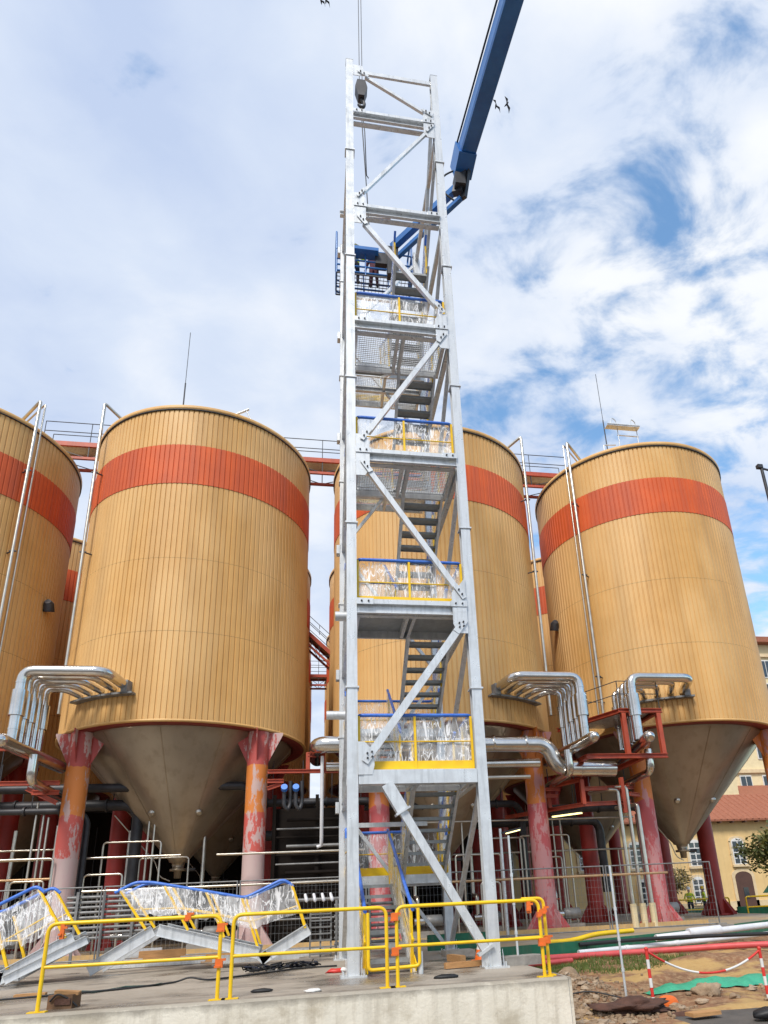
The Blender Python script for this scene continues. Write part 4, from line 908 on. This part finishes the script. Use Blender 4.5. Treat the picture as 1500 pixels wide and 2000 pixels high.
cable('cable', 'black_rubber', [(-9, -.5, .02), (-5.5, -.1, .02), (-3.6, .45, .02), (-3.0, 1.0, .02), (-2.8, 1.02, .09), (-2.5, .95, .02), (-1.7, 1.55, .02), (-.9, 2.2, .03), (-.2, 2.3, .02)], .017, 'long black cable trailing across the platform')
tg = thing('rope_tangle', 'tangle of dark rope beside the lying stair section', 'rope', (-1.2, 2.3, 0))
pts = []
for k in range(90):
    t_ = k/89; pts.append((-1.95+1.35*t_+.12*math.sin(k*1.9), 2.0+.45*t_+.16*math.cos(k*1.35), .03+.07*abs(math.sin(k*.9))*(1+.8*math.sin(k*.37))))
MB().tube(pts, .014, 5).build('strand', 'black_rubber', tg); MB().tube([(x+.05, y+.03, z*.8+.02) for x, y, z in pts[::2]], .018, 5).build('strand', 'navy_cloth', tg)
st = [(-4.9, .15), (-4.5, .3), (-4.1, .3), (-3.75, .5), (-3.4, .75), (-3.2, .72)]
mb = MB()
for k, (x, y) in enumerate(st):
    dx = .05; mb.v += [(x-.01, y-.05, .012+.03*(k % 2)), (x+.02, y+.06, .02+.03*(k % 2))]
mb.f = [(2*k, 2*k+2, 2*k+3, 2*k+1) for k in range(len(st)-1)]; mb.sm = [False]*len(mb.f)
mb.v += [(x, y, z-.012) for x, y, z in mb.v]; n_ = len(st)*2; mb.f += [(n_+2*k+1, n_+2*k+3, n_+2*k+2, n_+2*k) for k in range(len(st)-1)]; mb.sm = [False]*len(mb.f)
o = mb.build('lifting_strap', 'strap_green'); o['label'] = 'dark green lifting strap lying loose on the platform'; o['category'] = 'strap'
def plank(c, d, rz, label, m='timber', cat='plank', name='plank'):
    mb = MB().box(c, d, Matrix.Rotation(rz, 3, 'Z'))
    mb.v = [(x+.006*noise.noise(V(x*9, y*9, z)), y, z+.008*noise.noise(V(x*5, y*3, 4))) for x, y, z in mb.v]
    mb.box((c[0], c[1], c[2]+d[2]/2+.002), (d[0]*.96, d[1]*.88, .006), Matrix.Rotation(rz, 3, 'Z'))
    o = mb.build(name, m); o['label'] = label; o['category'] = cat; return o
plank((-5.05, .2, .03), (.45, .12, .05), .1, 'short timber offcut under the green strap end')
plank((2.1, .3, .06), (1.0, .1, .09), .18, 'orange timber plank lying before the tower right foot'); plank((2.05, 1.4, .08), (.12, .6, .12), .25, 'short timber block lying inside the tower')
plank((2.25, 2.2, .12), (.6, .4, .12), .1, 'grey slab stacked inside the tower by the rear column', 'block_concrete', 'block', 'slab_piece')
plank((2.9, 5.2, .18), (1.6, .1, .36), 0, 'low green board behind the tower right column', 'green_paint', 'board', 'board')
plank((-8.2, -.2, .03), (.3, .14, .04), -.5, 'broken timber piece at the platform left end')
lump('black_cloth', 'black_rubber', (1.38, -1.15, .02), (.2, .09, .04), 'crumpled black rag lying on the platform before the stairs', 'rag', 3)
lump('black_glove', 'black_rubber', (-1.4, -1.35, .02), (.16, .05, .035), 'dark glove lying behind the barrier', 'glove', 5)
lump('paper_scrap', 'window_white', (-.66, -1.75, .015), (.13, .07, .03), 'pale paper scrap at the platform edge', 'paper', 8, 8, 5, .5)
lump('tape_scrap', 'red_plastic', (-.25, 1.0, .03), (.18, .07, .05), 'crumpled red and white tape by the tower left foot', 'tape', 9, 10, 6, .6)
lump('white_scrap', 'window_white', (-.12, .95, .04), (.07, .06, .045), 'white end of the crumpled tape by the tower foot', 'tape', 2, 8, 5, .5)
cn = thing('traffic_cone', 'orange traffic cone with white band behind the tower right foot', 'traffic cone', (2.55, 1.35, 0))
MB().lathe((2.55, 1.35, 0), [(.01, .5), (.03, .5), (.07, .33)], 16).lathe((2.55, 1.35, 0), [(.1, .22), (.15, .03)], 16).build('cone', 'orange_plastic', cn); MB().lathe((2.55, 1.35, 0), [(.071, .33), (.1, .22)], 16).build('band', 'window_white', cn); MB().box((2.55, 1.35, .015), (.36, .36, .03)).build('base', 'orange_plastic', cn)
# ================================================================== DUG GROUND ON THE RIGHT
def tz(x, y): return terr(x, y)
gr = MB(); random.seed(3)
for k in range(7000):
    x = random.uniform(3.9, 8.8); y = random.uniform(2.6, 5.6)
    if noise.noise(V(x*.7, y*.8, 2))+.25 < abs((y-4.1)/1.9)**2*.5+max(0, (x-7.6)*.5): continue
    z = tz(x, y); h = random.uniform(.04, .14); a = random.uniform(0, PI); dx, dy = math.cos(a)*.012, math.sin(a)*.012; lx_, ly_ = random.uniform(-.05, .05), random.uniform(-.05, .05)
    gr.add([(x-dx, y-dy, z-.01), (x+dx, y+dy, z-.01), (x+lx_, y+ly_, z+h)], [(0, 1, 2)])
o = gr.build('grass_patch', 'grass', kind='stuff'); o['label'] = 'patch of green grass beside the red hose'; o['category'] = 'grass'
rb = MB()
for k in range(1800):
    x = 3.25+abs(random.gauss(0, .75)); y = random.uniform(-1.7, 2.0); s_ = random.uniform(.015, .045); z = tz(x, y)
    q = MB().ball((0, 0, 0), s_, (random.uniform(.7, 1.5), random.uniform(.7, 1.3), random.uniform(.5, .9)), 5, 3); rb.add([(x+a, y+b, z+c+s_*.3) for a, b, c in q.v], q.f, False)
o = rb.build('gravel', 'stone', kind='stuff'); o['label'] = 'loose brown gravel spilling beside the platform end wall'; o['category'] = 'gravel'
for k in range(150):
    x = 3.3+abs(random.gauss(0, .6)); y = random.uniform(-1.8, 1.7); s_ = random.uniform(.03, .075)
    lump('rubble_stone', 'stone', (x, y, tz(x, y)+s_*.3), (s_*random.uniform(.8, 1.5), s_, s_*.7), 'brown rubble stone in the heap beside the platform end wall', 'stone', k*1.7, 6, 4, .75, 'rubble heap stones', facet=True)
for k in range(26):
    x = random.uniform(5.2, 8.0); y = random.uniform(-1.0, .4); s_ = random.uniform(.04, .085)
    lump('loose_stone', 'stone', (x, y, tz(x, y)+s_*.3), (s_*random.uniform(.9, 1.6), s_, s_*.7), 'pale loose stone lying in front of the green tarp', 'stone', k*2.3, 7, 5, .6, 'stones before the tarp', facet=True)
lump('boulder', 'stone', (6.3, -.15, tz(6.3, -.15)+.06), (.25, .2, .15), 'large rounded brown boulder lying against the green tarp', 'boulder', 4, 18, 12, .42)
lump('earth_clod', 'stone', (4.35, 1.6, tz(4.35, 1.6)+.1), (.22, .2, .16), 'brown stone lump at the top of rubble heap', 'stone', 14, 12, 8, .25)
lump('brown_sack', 'brown_cloth', (4.35, -1.05, tz(4.35, -1.05)+.05), (.62, .3, .12), 'crumpled dark brown sack lying at the post foot', 'sack', 21, 40, 20, .75)
lump('sack_fold', 'brown_cloth', (5.15, -1.35, tz(5.15, -1.35)+.03), (.34, .1, .07), 'small rolled brown rag beside the red and white post', 'rag', 25, 14, 8, .5)
lump('black_pipe_lump', 'black_rubber', (6.1, -2.3, -.66), (.36, .2, .1), 'black rubber mat folded at the road edge', 'mat', 31, 16, 8, .3)
ob = lump('orange_float', 'orange_plastic', (5.2, -.75, tz(5.2, -.75)+.05), (.2, .06, .12), 'orange plastic post base leaning by the striped post', 'post base', 6, 16, 10, .1)
plank((5.25, -1.75, -.68), (.5, .22, .05), .1, 'pale board lying flat on the ground beside the sack')
# green tarp: low crumpled ridge
mb = MB(); nu, nv = 26, 6
for j in range(nv+1):
    for i in range(nu+1):
        u, v_ = i/nu, j/nv; x = 5.35+u*3.0; y = .1+.55*v_+.25*u+.05*math.sin(u*9); env = math.sin(PI*min(1, u*4+.05)/2)*math.sin(PI*v_)
        mb.v.append((x, y, tz(x, y)+.02+.13*env*(1+.5*noise.noise(V(u*9, v_*4, 2)))))
mb.f = [(j*(nu+1)+i, j*(nu+1)+i+1, (j+1)*(nu+1)+i+1, (j+1)*(nu+1)+i) for j in range(nv) for i in range(nu)]; mb.sm = [True]*len(mb.f)
o = mb.build('tarp', 'green_tarp'); o['label'] = 'bright green tarp strip lying crumpled over the dug earth'; o['category'] = 'tarp'
# red and white posts with chain
def rw_post(x, y, label):
    z0 = tz(x, y)-.03; t_ = thing('marker_post', label, 'post', (x, y, z0), 'striped posts')
    for k in range(6): MB().tube([(x, y, z0+k*.145), (x, y, z0+(k+1)*.145)], .028, 10).build('stripe', 'red_plastic' if k % 2 else 'window_white', t_)
    MB().ball((x, y, z0+.89), .035).build('knob', 'red_plastic', t_)
    MB().lathe((x, y, z0), [(.03, .06), (.16, .05), (.19, .0)], 14).build('base', 'black_rubber', t_); return z0
za = rw_post(4.97, -.7, 'red and white striped post standing beside the orange plastic base'); zb = rw_post(7.2, -.55, 'red and white striped post at the far end of the plastic chain')
ch = thing('barrier_chain', 'red and white plastic chain sagging between two striped posts', 'chain', (6.1, -.6, -.3))
for s_, (u0, u1, m) in enumerate(((0, .14, 'red_plastic'), (.14, .42, 'window_white'), (.42, .66, 'red_plastic'), (.66, .88, 'window_white'), (.88, 1, 'red_plastic'))):
    pts = [(4.97+2.23*u, -.7+.15*u, (za+.86)*(1-u)+(zb+.86)*u-.40*4*u*(1-u)*.9) for u in [u0+(u1-u0)*k/6 for k in range(7)]]
    MB().tube(pts, .02, 6).build('chain_length', m, ch)
# pipes and hoses lying along the kerb
def ground_pipe(name, m, pts, r_, label, cat='pipe'):
    o = thing(name, label, cat, (pts[0][0], pts[0][1], pts[0][2]-r_)); MB().tube(rnd(pts, .8, 6), r_, 12).build('tube', m, o); return o
w1 = ground_pipe('conduit_pipe', 'white_plastic', [(6.1, 5.55, -.28), (10.5, 6.6, -.25), (14.5, 7.1, -.15)], .065, 'long white plastic pipe lying beside the green kerb'); 
for x, y, z in ((7.6, 5.9, -.27), (9.3, 6.32, -.26)): MB().tube([(x-.06, y-.015, z), (x+.06, y+.015, z)], .077, 12).build('collar', 'white_plastic', w1)
w2 = ground_pipe('drain_pipe', 'white_plastic', [(8.9, 6.75, -.12), (12.5, 7.3, .0), (17, 8.6, .05)], .09, 'thicker white plastic pipe resting on the kerb top')
MB().tube([(10.0, 6.9, -.05), (11.1, 7.05, -.02)], .13, 14).build('socket', 'white_plastic', w2)
ground_pipe('black_pipe', 'black_rubber', [(6.2, 5.7, -.1), (8.5, 6.0, -.08), (12.0, 5.6, -.12), (15, 5.2, -.15)], .05, 'black plastic pipe lying over the white pipes')
ground_pipe('pink_hose', 'pink_hose', [(3.3, 3.6, -.2), (4.4, 4.5, -.28), (6.0, 5.2, -.33), (8.0, 5.2, -.33), (10.2, 4.3, -.25), (13, 2.8, -.28)], .075, 'long red corrugated hose curving over the grass', 'hose')
ground_pipe('pink_hose', 'pink_hose', [(3.2, 3.1, -.3), (4.4, 4.2, -.36), (5.6, 4.75, -.38)], .06, 'second shorter red hose ending in the grass', 'hose')
ground_pipe('yellow_pipe', 'yellow_paint', [(5.2, 5.7, .0), (6.1, 5.95, -.02), (6.9, 6.3, .1), (8.3, 6.9, .1)], .065, 'yellow pipe resting across the green kerb')
ground_pipe('dark_cable', 'black_rubber', [(3.3, -.2, -.6), (3.9, -.3, -.4), (4.5, -.6, -.55)], .012, 'thin dark cable crossing the rubble heap', 'cable')
plank((3.6, 2.4, -.32), (.25, 1.6, .2), -.35, 'dark green board wedged at the platform end wall', 'green_paint', 'board', 'board')
# lit service lamp on a pole under the silos
def pole_lamp(x, y, z, label):
    t_ = thing('pole_lamp', label, 'lamp', (x, y, -.05))
    MB().tube([(x, y, -.05), (x, y, z)], .05, 8).build('pole', 'galvanised', t_); MB().bar((x+.05, y, z-.15), (x+.75, y, z+.0), .12, .07).build('housing', 'dark_steel', t_); MB().bar((x+.2, y-.01, z-.17), (x+.72, y-.01, z-.06), .08, .04).build('lamp_tube', 'lamp_tube', t_)
pole_lamp(5.75, 11.0, 3.45, 'slim pole with lit strip lamp among the pipes right of tower')
# ================================================================== PEOPLE
def person(label, loc, rz, top, legs, helmet, arm=((.30, .02, 1.15), (.30, -.22, 1.05)), arm2=((-.30, .02, 1.15), (-.28, -.1, .9)), group=None, stride=.06):
    root = thing('person', label, 'person', (0, 0, 0), group)
    J = {'pel': (0, 0, .95), 'sp': (0, 0, 1.12), 'ch': (0, .0, 1.33), 'nk': (0, 0, 1.5), 'hd0': (0, -.01, 1.58), 'hd': (0, -.02, 1.68)}
    vs_, rad, ed = [], [], []
    def jv(p, r_): vs_.append(p); rad.append(r_); return len(vs_)-1
    pe = jv(J['pel'], (.16, .12)); sp = jv(J['sp'], (.15, .11)); chh = jv(J['ch'], (.17, .12)); nk = jv(J['nk'], (.06, .06)); h0 = jv(J['hd0'], (.075, .085)); h1 = jv(J['hd'], (.08, .095))
    ed += [(pe, sp), (sp, chh), (chh, nk), (nk, h0), (h0, h1)]
    hands = []
    for s_, (el, ha) in ((1, arm), (-1, arm2)):
        sh = jv((s_*.2, 0, 1.42), (.065, .065)); e = jv(el, (.047, .047)); hnd = jv(ha, (.034, .034)); ed += [(chh, sh), (sh, e), (e, hnd)]; hands.append((V(*el), V(*ha)))
        hp_ = jv((s_*.1, 0, .88), (.095, .095)); kn = jv((s_*.11, -.03, .5), (.068, .068)); an = jv((s_*.12, s_*stride*.5, .1), (.048, .048)); to = jv((s_*.13, s_*stride*.5-.16, .045), (.04, .035)); ed += [(pe, hp_), (hp_, kn), (kn, an), (an, to)]
    me = bpy.data.meshes.new('body'); me.from_pydata(vs_, ed, []); o = bpy.data.objects.new('body', me); COL.objects.link(o)
    md = o.modifiers.new('skin', 'SKIN'); o.modifiers.new('sub', 'SUBSURF').levels = 2
    sk = me.skin_vertices[0].data
    for i, r_ in enumerate(rad): sk[i].radius = r_; sk[i].use_root = (i == 0)
    dg = bpy.context.evaluated_depsgraph_get(); dg.update(); m2 = bpy.data.meshes.new_from_object(o.evaluated_get(dg)); bpy.data.objects.remove(o)
    ex = MB()                                                   # nose, ears, fingers joined into the body mesh
    ex.ball((0, -.125, 1.655), .018, (1, 1.2, 1.3), 6, 4)
    for s_ in (-1, 1): ex.ball((s_*.09, 0, 1.66), .022, (.5, 1, 1.4), 6, 4)
    for el, ha in hands:
        d = (ha-el).normalized(); side = d.cross(V(0, 0, 1) if abs(d.z) < .9 else V(0, 1, 0)).normalized()
        ex.ball(ha+d*.04, .042, (1, 1, 1), 8, 5)
        for k in range(4): ex.tube([ha+d*.06+side*(k-1.5)*.019, ha+d*(.105+.008*(k in (1, 2)))+side*(k-1.5)*.02, ha+d*(.125+.01*(k in (1, 2)))+side*(k-1.5)*.02-V(0, 0, .02)], .009, 5)
        ex.tube([ha+d*.03+side*.03, ha+d*.07+side*.055], .01, 5)
    vv = [tuple(v_.co) for v_ in m2.vertices]; ff = [tuple(p.vertices) for p in m2.polygons]
    mb = MB(); mb.add(vv, ff, True); mb.add(ex.v, ex.f, True)
    b = mb.build('body', 'skin', root)
    for k in (top, legs, 'black_rubber'): b.data.materials.append(MATS[k])
    hs = [h for _, h in hands]
    for p in b.data.polygons:
        c = p.center
        if c.z < .11: p.material_index = 3
        elif c.z < .98 and min((c-h).length for h in hs) > .16: p.material_index = 2
        elif c.z < 1.49 and min((c-h).length for h in hs) > .09: p.material_index = 1
    if top == 'hivis':
        for z in (1.08, 1.24): MB().lathe((0, 0, z), [(.001, 0), (.178, 0), (.18, .03), (.178, .05), (.001, .05)], 16).build('vest_band', 'hivis_band', b)
        for c in b.children: c.scale = (1, .76, 1)
    h = MB().lathe((0, -.02, 1.70), [(.145, -.02), (.14, -.01), (.12, 0), (.118, .05), (.09, .11), (.03, .14), (.001, .142)], 16).build('helmet', helmet, root)
    MB().box((0, -.15, 1.695), (.16, .08, .012)).build('brim', helmet, h)
    root.location = loc; root.rotation_euler = (0, 0, rz); return root
person('worker in yellow vest and dark trousers with white helmet beside red leg', (21.55, 27, -.53), 2.4, 'hivis', 'navy_cloth', 'helmet_white', group='two workers')
person('worker in yellow vest and yellow helmet holding white sheet near red leg', (22.6, 27.2, -.53), -1.9, 'hivis', 'navy_cloth', 'yellow_paint', group='two workers')
person('person in dark clothes with yellow vest leaning at the basket controls', (.45, 5.35, 21.78), .4, 'hivis', 'navy_cloth', 'helmet_white', arm=((.32, -.15, 1.15), (.25, -.4, 1.12)), arm2=((-.32, -.15, 1.15), (-.25, -.4, 1.12)), group='people in the basket')
person('person in dark maroon clothes standing in the lift basket', (1.15, 5.5, 21.78), -.4, 'maroon_cloth', 'maroon_cloth', 'helmet_white', group='people in the basket')
o = MB().add([(22.5, 26.75, .35), (22.85, 26.7, .38), (22.88, 26.75, .7), (22.52, 26.8, .68), (22.5, 26.77, .35), (22.85, 26.72, .38), (22.88, 26.77, .7), (22.52, 26.82, .68)], [(0, 1, 2, 3), (7, 6, 5, 4), (0, 4, 5, 1), (1, 5, 6, 2), (2, 6, 7, 3), (3, 7, 4, 0)]).build('plan_sheet', 'window_white'); o['label'] = 'white paper sheet held by the worker with yellow helmet'; o['category'] = 'paper'
# ================================================================== HOUSES, TREE, BACKGROUND
HY = 40.0
def arch_window(parent, x, z, w_, h, y, door=False):
    pts = [(x-w_/2, z), (x+w_/2, z), (x+w_/2, z+h*.85)]+[(x+w_/2*math.cos(a), z+h*.85+h*.15*math.sin(a)) for a in [PI*k/8 for k in range(1, 8)]]+[(x-w_/2, z+h*.85)]
    n = len(pts)
    def pl_(sc_, y0, th, name, m, par):
        cx, cz = x, z+h/2; q = [(cx+(a-cx)*sc_[0], cz+(b-cz)*sc_[1]) for a, b in pts]
        mb = MB().add([(a, y0, b) for a, b in q]+[(a, y0+th, b) for a, b in q], [tuple(range(n)), tuple(range(n, 2*n))[::-1]]+[(i, n+i, n+(i+1) % n, (i+1) % n) for i in range(n)])
        return mb.build(name, m, par)
    wn = pl_((1.35, 1.16), y-.08, .08, 'door' if door else 'window', 'house_trim', parent)
    pl_((1, 1), y-.10, .03, 'leaf' if door else 'frame', 'dark_door' if door else 'window_white', wn)
    if not door:
        for i in (0, 1):
            for j in range(4): MB().box((x-w_*.23+i*w_*.46, y-.11, z+h*(.13+.22*j)), (w_*.36, .03, h*.17)).build('pane', 'window_glass', wn)
        MB().box((x, y-.15, z-.12), (w_*1.4, .2, .14)).build('sill', 'house_trim', wn)
    else: MB().box((x, y-.11, z+h*.42), (w_*.3, .03, h*.3)).build('pane', 'window_glass', wn)
hs = thing('house', 'ochre yellow two-storey house with red tiled roof and arched windows', 'house', (34, HY, -.6))
MB().box((28, HY+5, 2.95), (34, 10, 7.1)).build('wall', 'house_wall', hs)
rf = MB(); rf.add([(10.4, HY-.7, 6.35), (45.6, HY-.7, 6.35), (45.6, HY+3.2, 8.9), (10.4, HY+3.2, 8.9), (10.4, HY-.7, 6.5), (45.6, HY-.7, 6.5), (45.6, HY+3.2, 9.05), (10.4, HY+3.2, 9.05)], [(0, 3, 2, 1), (4, 5, 6, 7), (0, 1, 5, 4), (1, 2, 6, 5), (2, 3, 7, 6), (3, 0, 4, 7)])
r_o = rf.build('roof', 'roof_tile', hs)
for k in range(60): MB().tube([(11+.58*k, HY-.72, 6.45), (11+.58*k, HY+3.1, 8.98)], .07, 6).build('tile_row', 'roof_tile', r_o)
for k in range(20): MB().box((23.2+1.15*k, HY-.45, 6.28), (.12, .5, .12)).build('rafter', 'dark_door', hs)
for x in (14, 17, 20.5, 24.8, 27.2, 30.0, 33.9, 37.5): arch_window(hs, x, 2.9, 1.1, 2.1, HY)
for x in (25.2, 29.8): arch_window(hs, x, .1, 1.0, 2.0, HY)
arch_window(hs, 33.9, -.55, 1.5, 2.9, HY, True)
MB().box((28, HY-.04, -.25), (34.02, .08, .7)).build('plinth', 'house_trim', hs)
h2 = thing('tall_house', 'taller cream building with upper windows behind the ochre house', 'building', (44, HY+9, -.6))
MB().box((46, HY+12, 12.6), (20, 8, 26.4)).build('wall', 'house_cream', h2); 
for z in (12.0, 18.3, 24.4): MB().box((46, HY+7.9, z), (20.2, .3, .35)).build('cornice', 'house_trim', h2)
MB().box((46, HY+11.8, 26.0), (21.4, 9.4, .6)).build('roof', 'roof_tile', h2); MB().box((36.6, HY+6.4, 11.0), (3.4, 3.2, 4.0)).build('stair_bay', 'house_cream', h2)
MB().add([(35, HY+4.6, 9.2), (46, HY+4.6, 9.2), (46, HY+8, 10.6), (35, HY+8, 10.6), (35, HY+4.6, 9.0), (46, HY+4.6, 9.0), (46, HY+8, 10.4), (35, HY+8, 10.4)], [(0, 1, 2, 3), (7, 6, 5, 4), (0, 4, 5, 1), (1, 5, 6, 2), (2, 6, 7, 3), (3, 7, 4, 0)]).build('lean_roof', 'roof_tile', h2)
for x in (39, 41.5, 44, 46.5):
    for z in (7.5, 10.6, 14.2, 17, 20.3, 22.9):
        wn = MB().box((x, HY+7.96, z), (1.3, .1, 2.0)).build('window', 'window_white', h2)
        for i in (-.3, .3): MB().box((x+i, HY+7.9, z), (.5, .06, 1.75)).build('pane', 'window_glass', wn)
def tree(name, label, base, trunk, c, rad, n, m, ls=.11, seed=1):
    random.seed(seed); t_ = thing(name, label, 'tree' if trunk > 1 else 'shrub', base); B = V(*base); Cc = V(*c)
    tr = MB().tube([B, B+(Cc-B)*.5+V(.05, 0, 0), Cc], [.13*trunk, .09*trunk, .04*trunk], 8)
    limbs = []
    for k in range(16):
        d = V(random.gauss(0, 1), random.gauss(0, 1), random.gauss(.25, .8)).normalized(); e = Cc+V(d.x*rad[0], d.y*rad[1], d.z*rad[2])*random.uniform(.55, 1.0)
        s0 = B+(Cc-B)*random.uniform(.5, 1); md_ = (s0+e)/2+V(0, 0, .15); tr.tube([s0, md_, e], [.035*trunk, .022*trunk, .008*trunk], 5); limbs += [(s0*.4+e*.6, .8), (e, 1.)]
    tr.build('trunk', 'bark', t_); lf = MB()
    for k in range(n):
        c0, s_ = random.choice(limbs); p = c0+V(random.gauss(0, .3)*rad[0]*.6, random.gauss(0, .3)*rad[1]*.6, random.gauss(0, .26)*rad[2]*.6)
        a = V(random.gauss(0, 1), random.gauss(0, 1), random.gauss(0, .6)).normalized(); b = a.cross(V(random.gauss(0, 1), random.gauss(0, 1), 1)).normalized(); s2 = ls*random.uniform(.6, 1.4)
        lf.add([p-a*s2, p+b*s2*.5, p+a*s2, p-b*s2*.5], [(0, 1, 2, 3)])
    lf.build('crown', m, t_)
tree('broadleaf_tree', 'dark green tree with sparse leaves in front of the ochre house', (27.6, 25.5, -.55), 1.5, (26.7, 25.3, 3.0), (2.0, 1.6, 1.8), 3200, 'leaf', .13, 5)
tree('dry_shrub', 'dry yellowish climbing shrub against the ochre house wall', (26.2, 37.5, -.55), .9, (25.9, 37.3, 1.9), (1.8, .9, 1.2), 1100, 'leaf_dry', .13, 9)
for k, (x0, x1, y) in enumerate(((19.4, 22.6, 24.6), (23.4, 25.8, 24.2))):
    bq = thing('site_barrier', ('yellow site barrier standing in front of the two workers', 'yellow site barrier between red leg and green vehicle')[k], 'barrier', (x0, y, -.55))
    MB().tube(rnd([(x0, y, -.55), (x0, y, .6), (x1, y, .6), (x1, y, -.55)], .12), .045, 8).build('hoop', 'yellow_paint', bq); MB().tube([(x0, y, .05), (x1, y, .05)], .04, 8).build('mid_rail', 'yellow_paint', bq)
plank((20.8, 25.6, -.2), (4.4, .12, .6), 0, 'low green hoarding board behind the yellow site barrier', 'green_paint', 'board', 'hoarding'); plank((25.4, 26.6, -.25), (2.2, .12, .55), 0, 'low green hoarding board right of the red leg', 'green_paint', 'board', 'hoarding')
# parked loader cut by the frame edge
vh = thing('site_vehicle', 'yellow site vehicle with green windscreen beside the ochre house', 'vehicle', (24.7, 23, -.6))
MB().poly([(24.9, 22.2), (27.6, 22.2), (27.6, 24), (24.9, 24)], -.2, .75).build('body', 'yellow_paint', vh); MB().add([(25.0, 22.3, .75), (27, 22.3, .75), (27, 24.9, .75), (25.0, 24.9, .75), (25.3, 22.4, 1.75), (26.9, 22.4, 1.75), (26.9, 23.8, 1.75), (25.3, 23.8, 1.75)], [(0, 1, 5, 4), (1, 2, 6, 5), (2, 3, 7, 6), (3, 0, 4, 7), (4, 5, 6, 7)]).build('cab', 'car_green', vh)
MB().box((26.1, 23.1, 1.79), (1.8, 1.6, .08)).build('roof', 'yellow_paint', vh)
for x in (25.4, 27.1):
    for y in (22.15, 24.0): MB().tube([(x, y-.12, -.2), (x, y+.12, -.2)], .4, 16).build('wheel', 'black_rubber', vh)
# floodlight mast and birds
fm = thing('lamp_mast', 'slim dark lamp mast rising beyond the ladder-topped silo', 'lamp post', (17.15, 8.0, -.05))
MB().tube([(17.15, 8, -.05), (17.15, 8, 17.3)], [.1, .06], 8).build('pole', 'dark_steel', fm); MB().bar((17.05, 8, 17.25), (18.2, 8.1, 17.1), .06, .06).build('arm', 'dark_steel', fm); MB().box((17.07, 8, 17.3), (.22, .16, .16)).build('lamp_head', 'dark_steel', fm)
def bird(x, y, z, rz, lab='small dark bird flying high beside the blue boom'):
    t_ = thing('bird', lab, 'bird', (0, 0, 0), 'birds in the sky')
    MB().tube([(0, -.35, 0), (0, -.1, .03), (0, .2, .02), (0, .45, 0)], [.03, .1, .09, .02], 8).build('body', 'bird_feather', t_)
    for s_ in (-1, 1): MB().add([(0, -.1, .05), (s_*.55, -.18, .28), (s_*1.1, .1, .1), (s_*.5, .12, .22), (0, .12, .05)], [(0, 1, 3, 4), (1, 2, 3)]).build('wing', 'bird_feather', t_)
    t_.location = (x, y, z); t_.rotation_euler = (.5, 1.1, rz)
bird(20.32, 40, 94.4, .3); bird(21.8, 40, 95.1, .9)
bird(-1.4, 40, 109.4, .2, 'small dark bird flying above the crane cables'); bird(-.8, 40, 109.7, .4, 'small dark bird flying above the crane cables')
# ---- prune empties that lost their label
for o in list(bpy.data.objects):
    if o.type == 'EMPTY' and o.parent is None and not o.get('label') and not o.children: bpy.data.objects.remove(o)
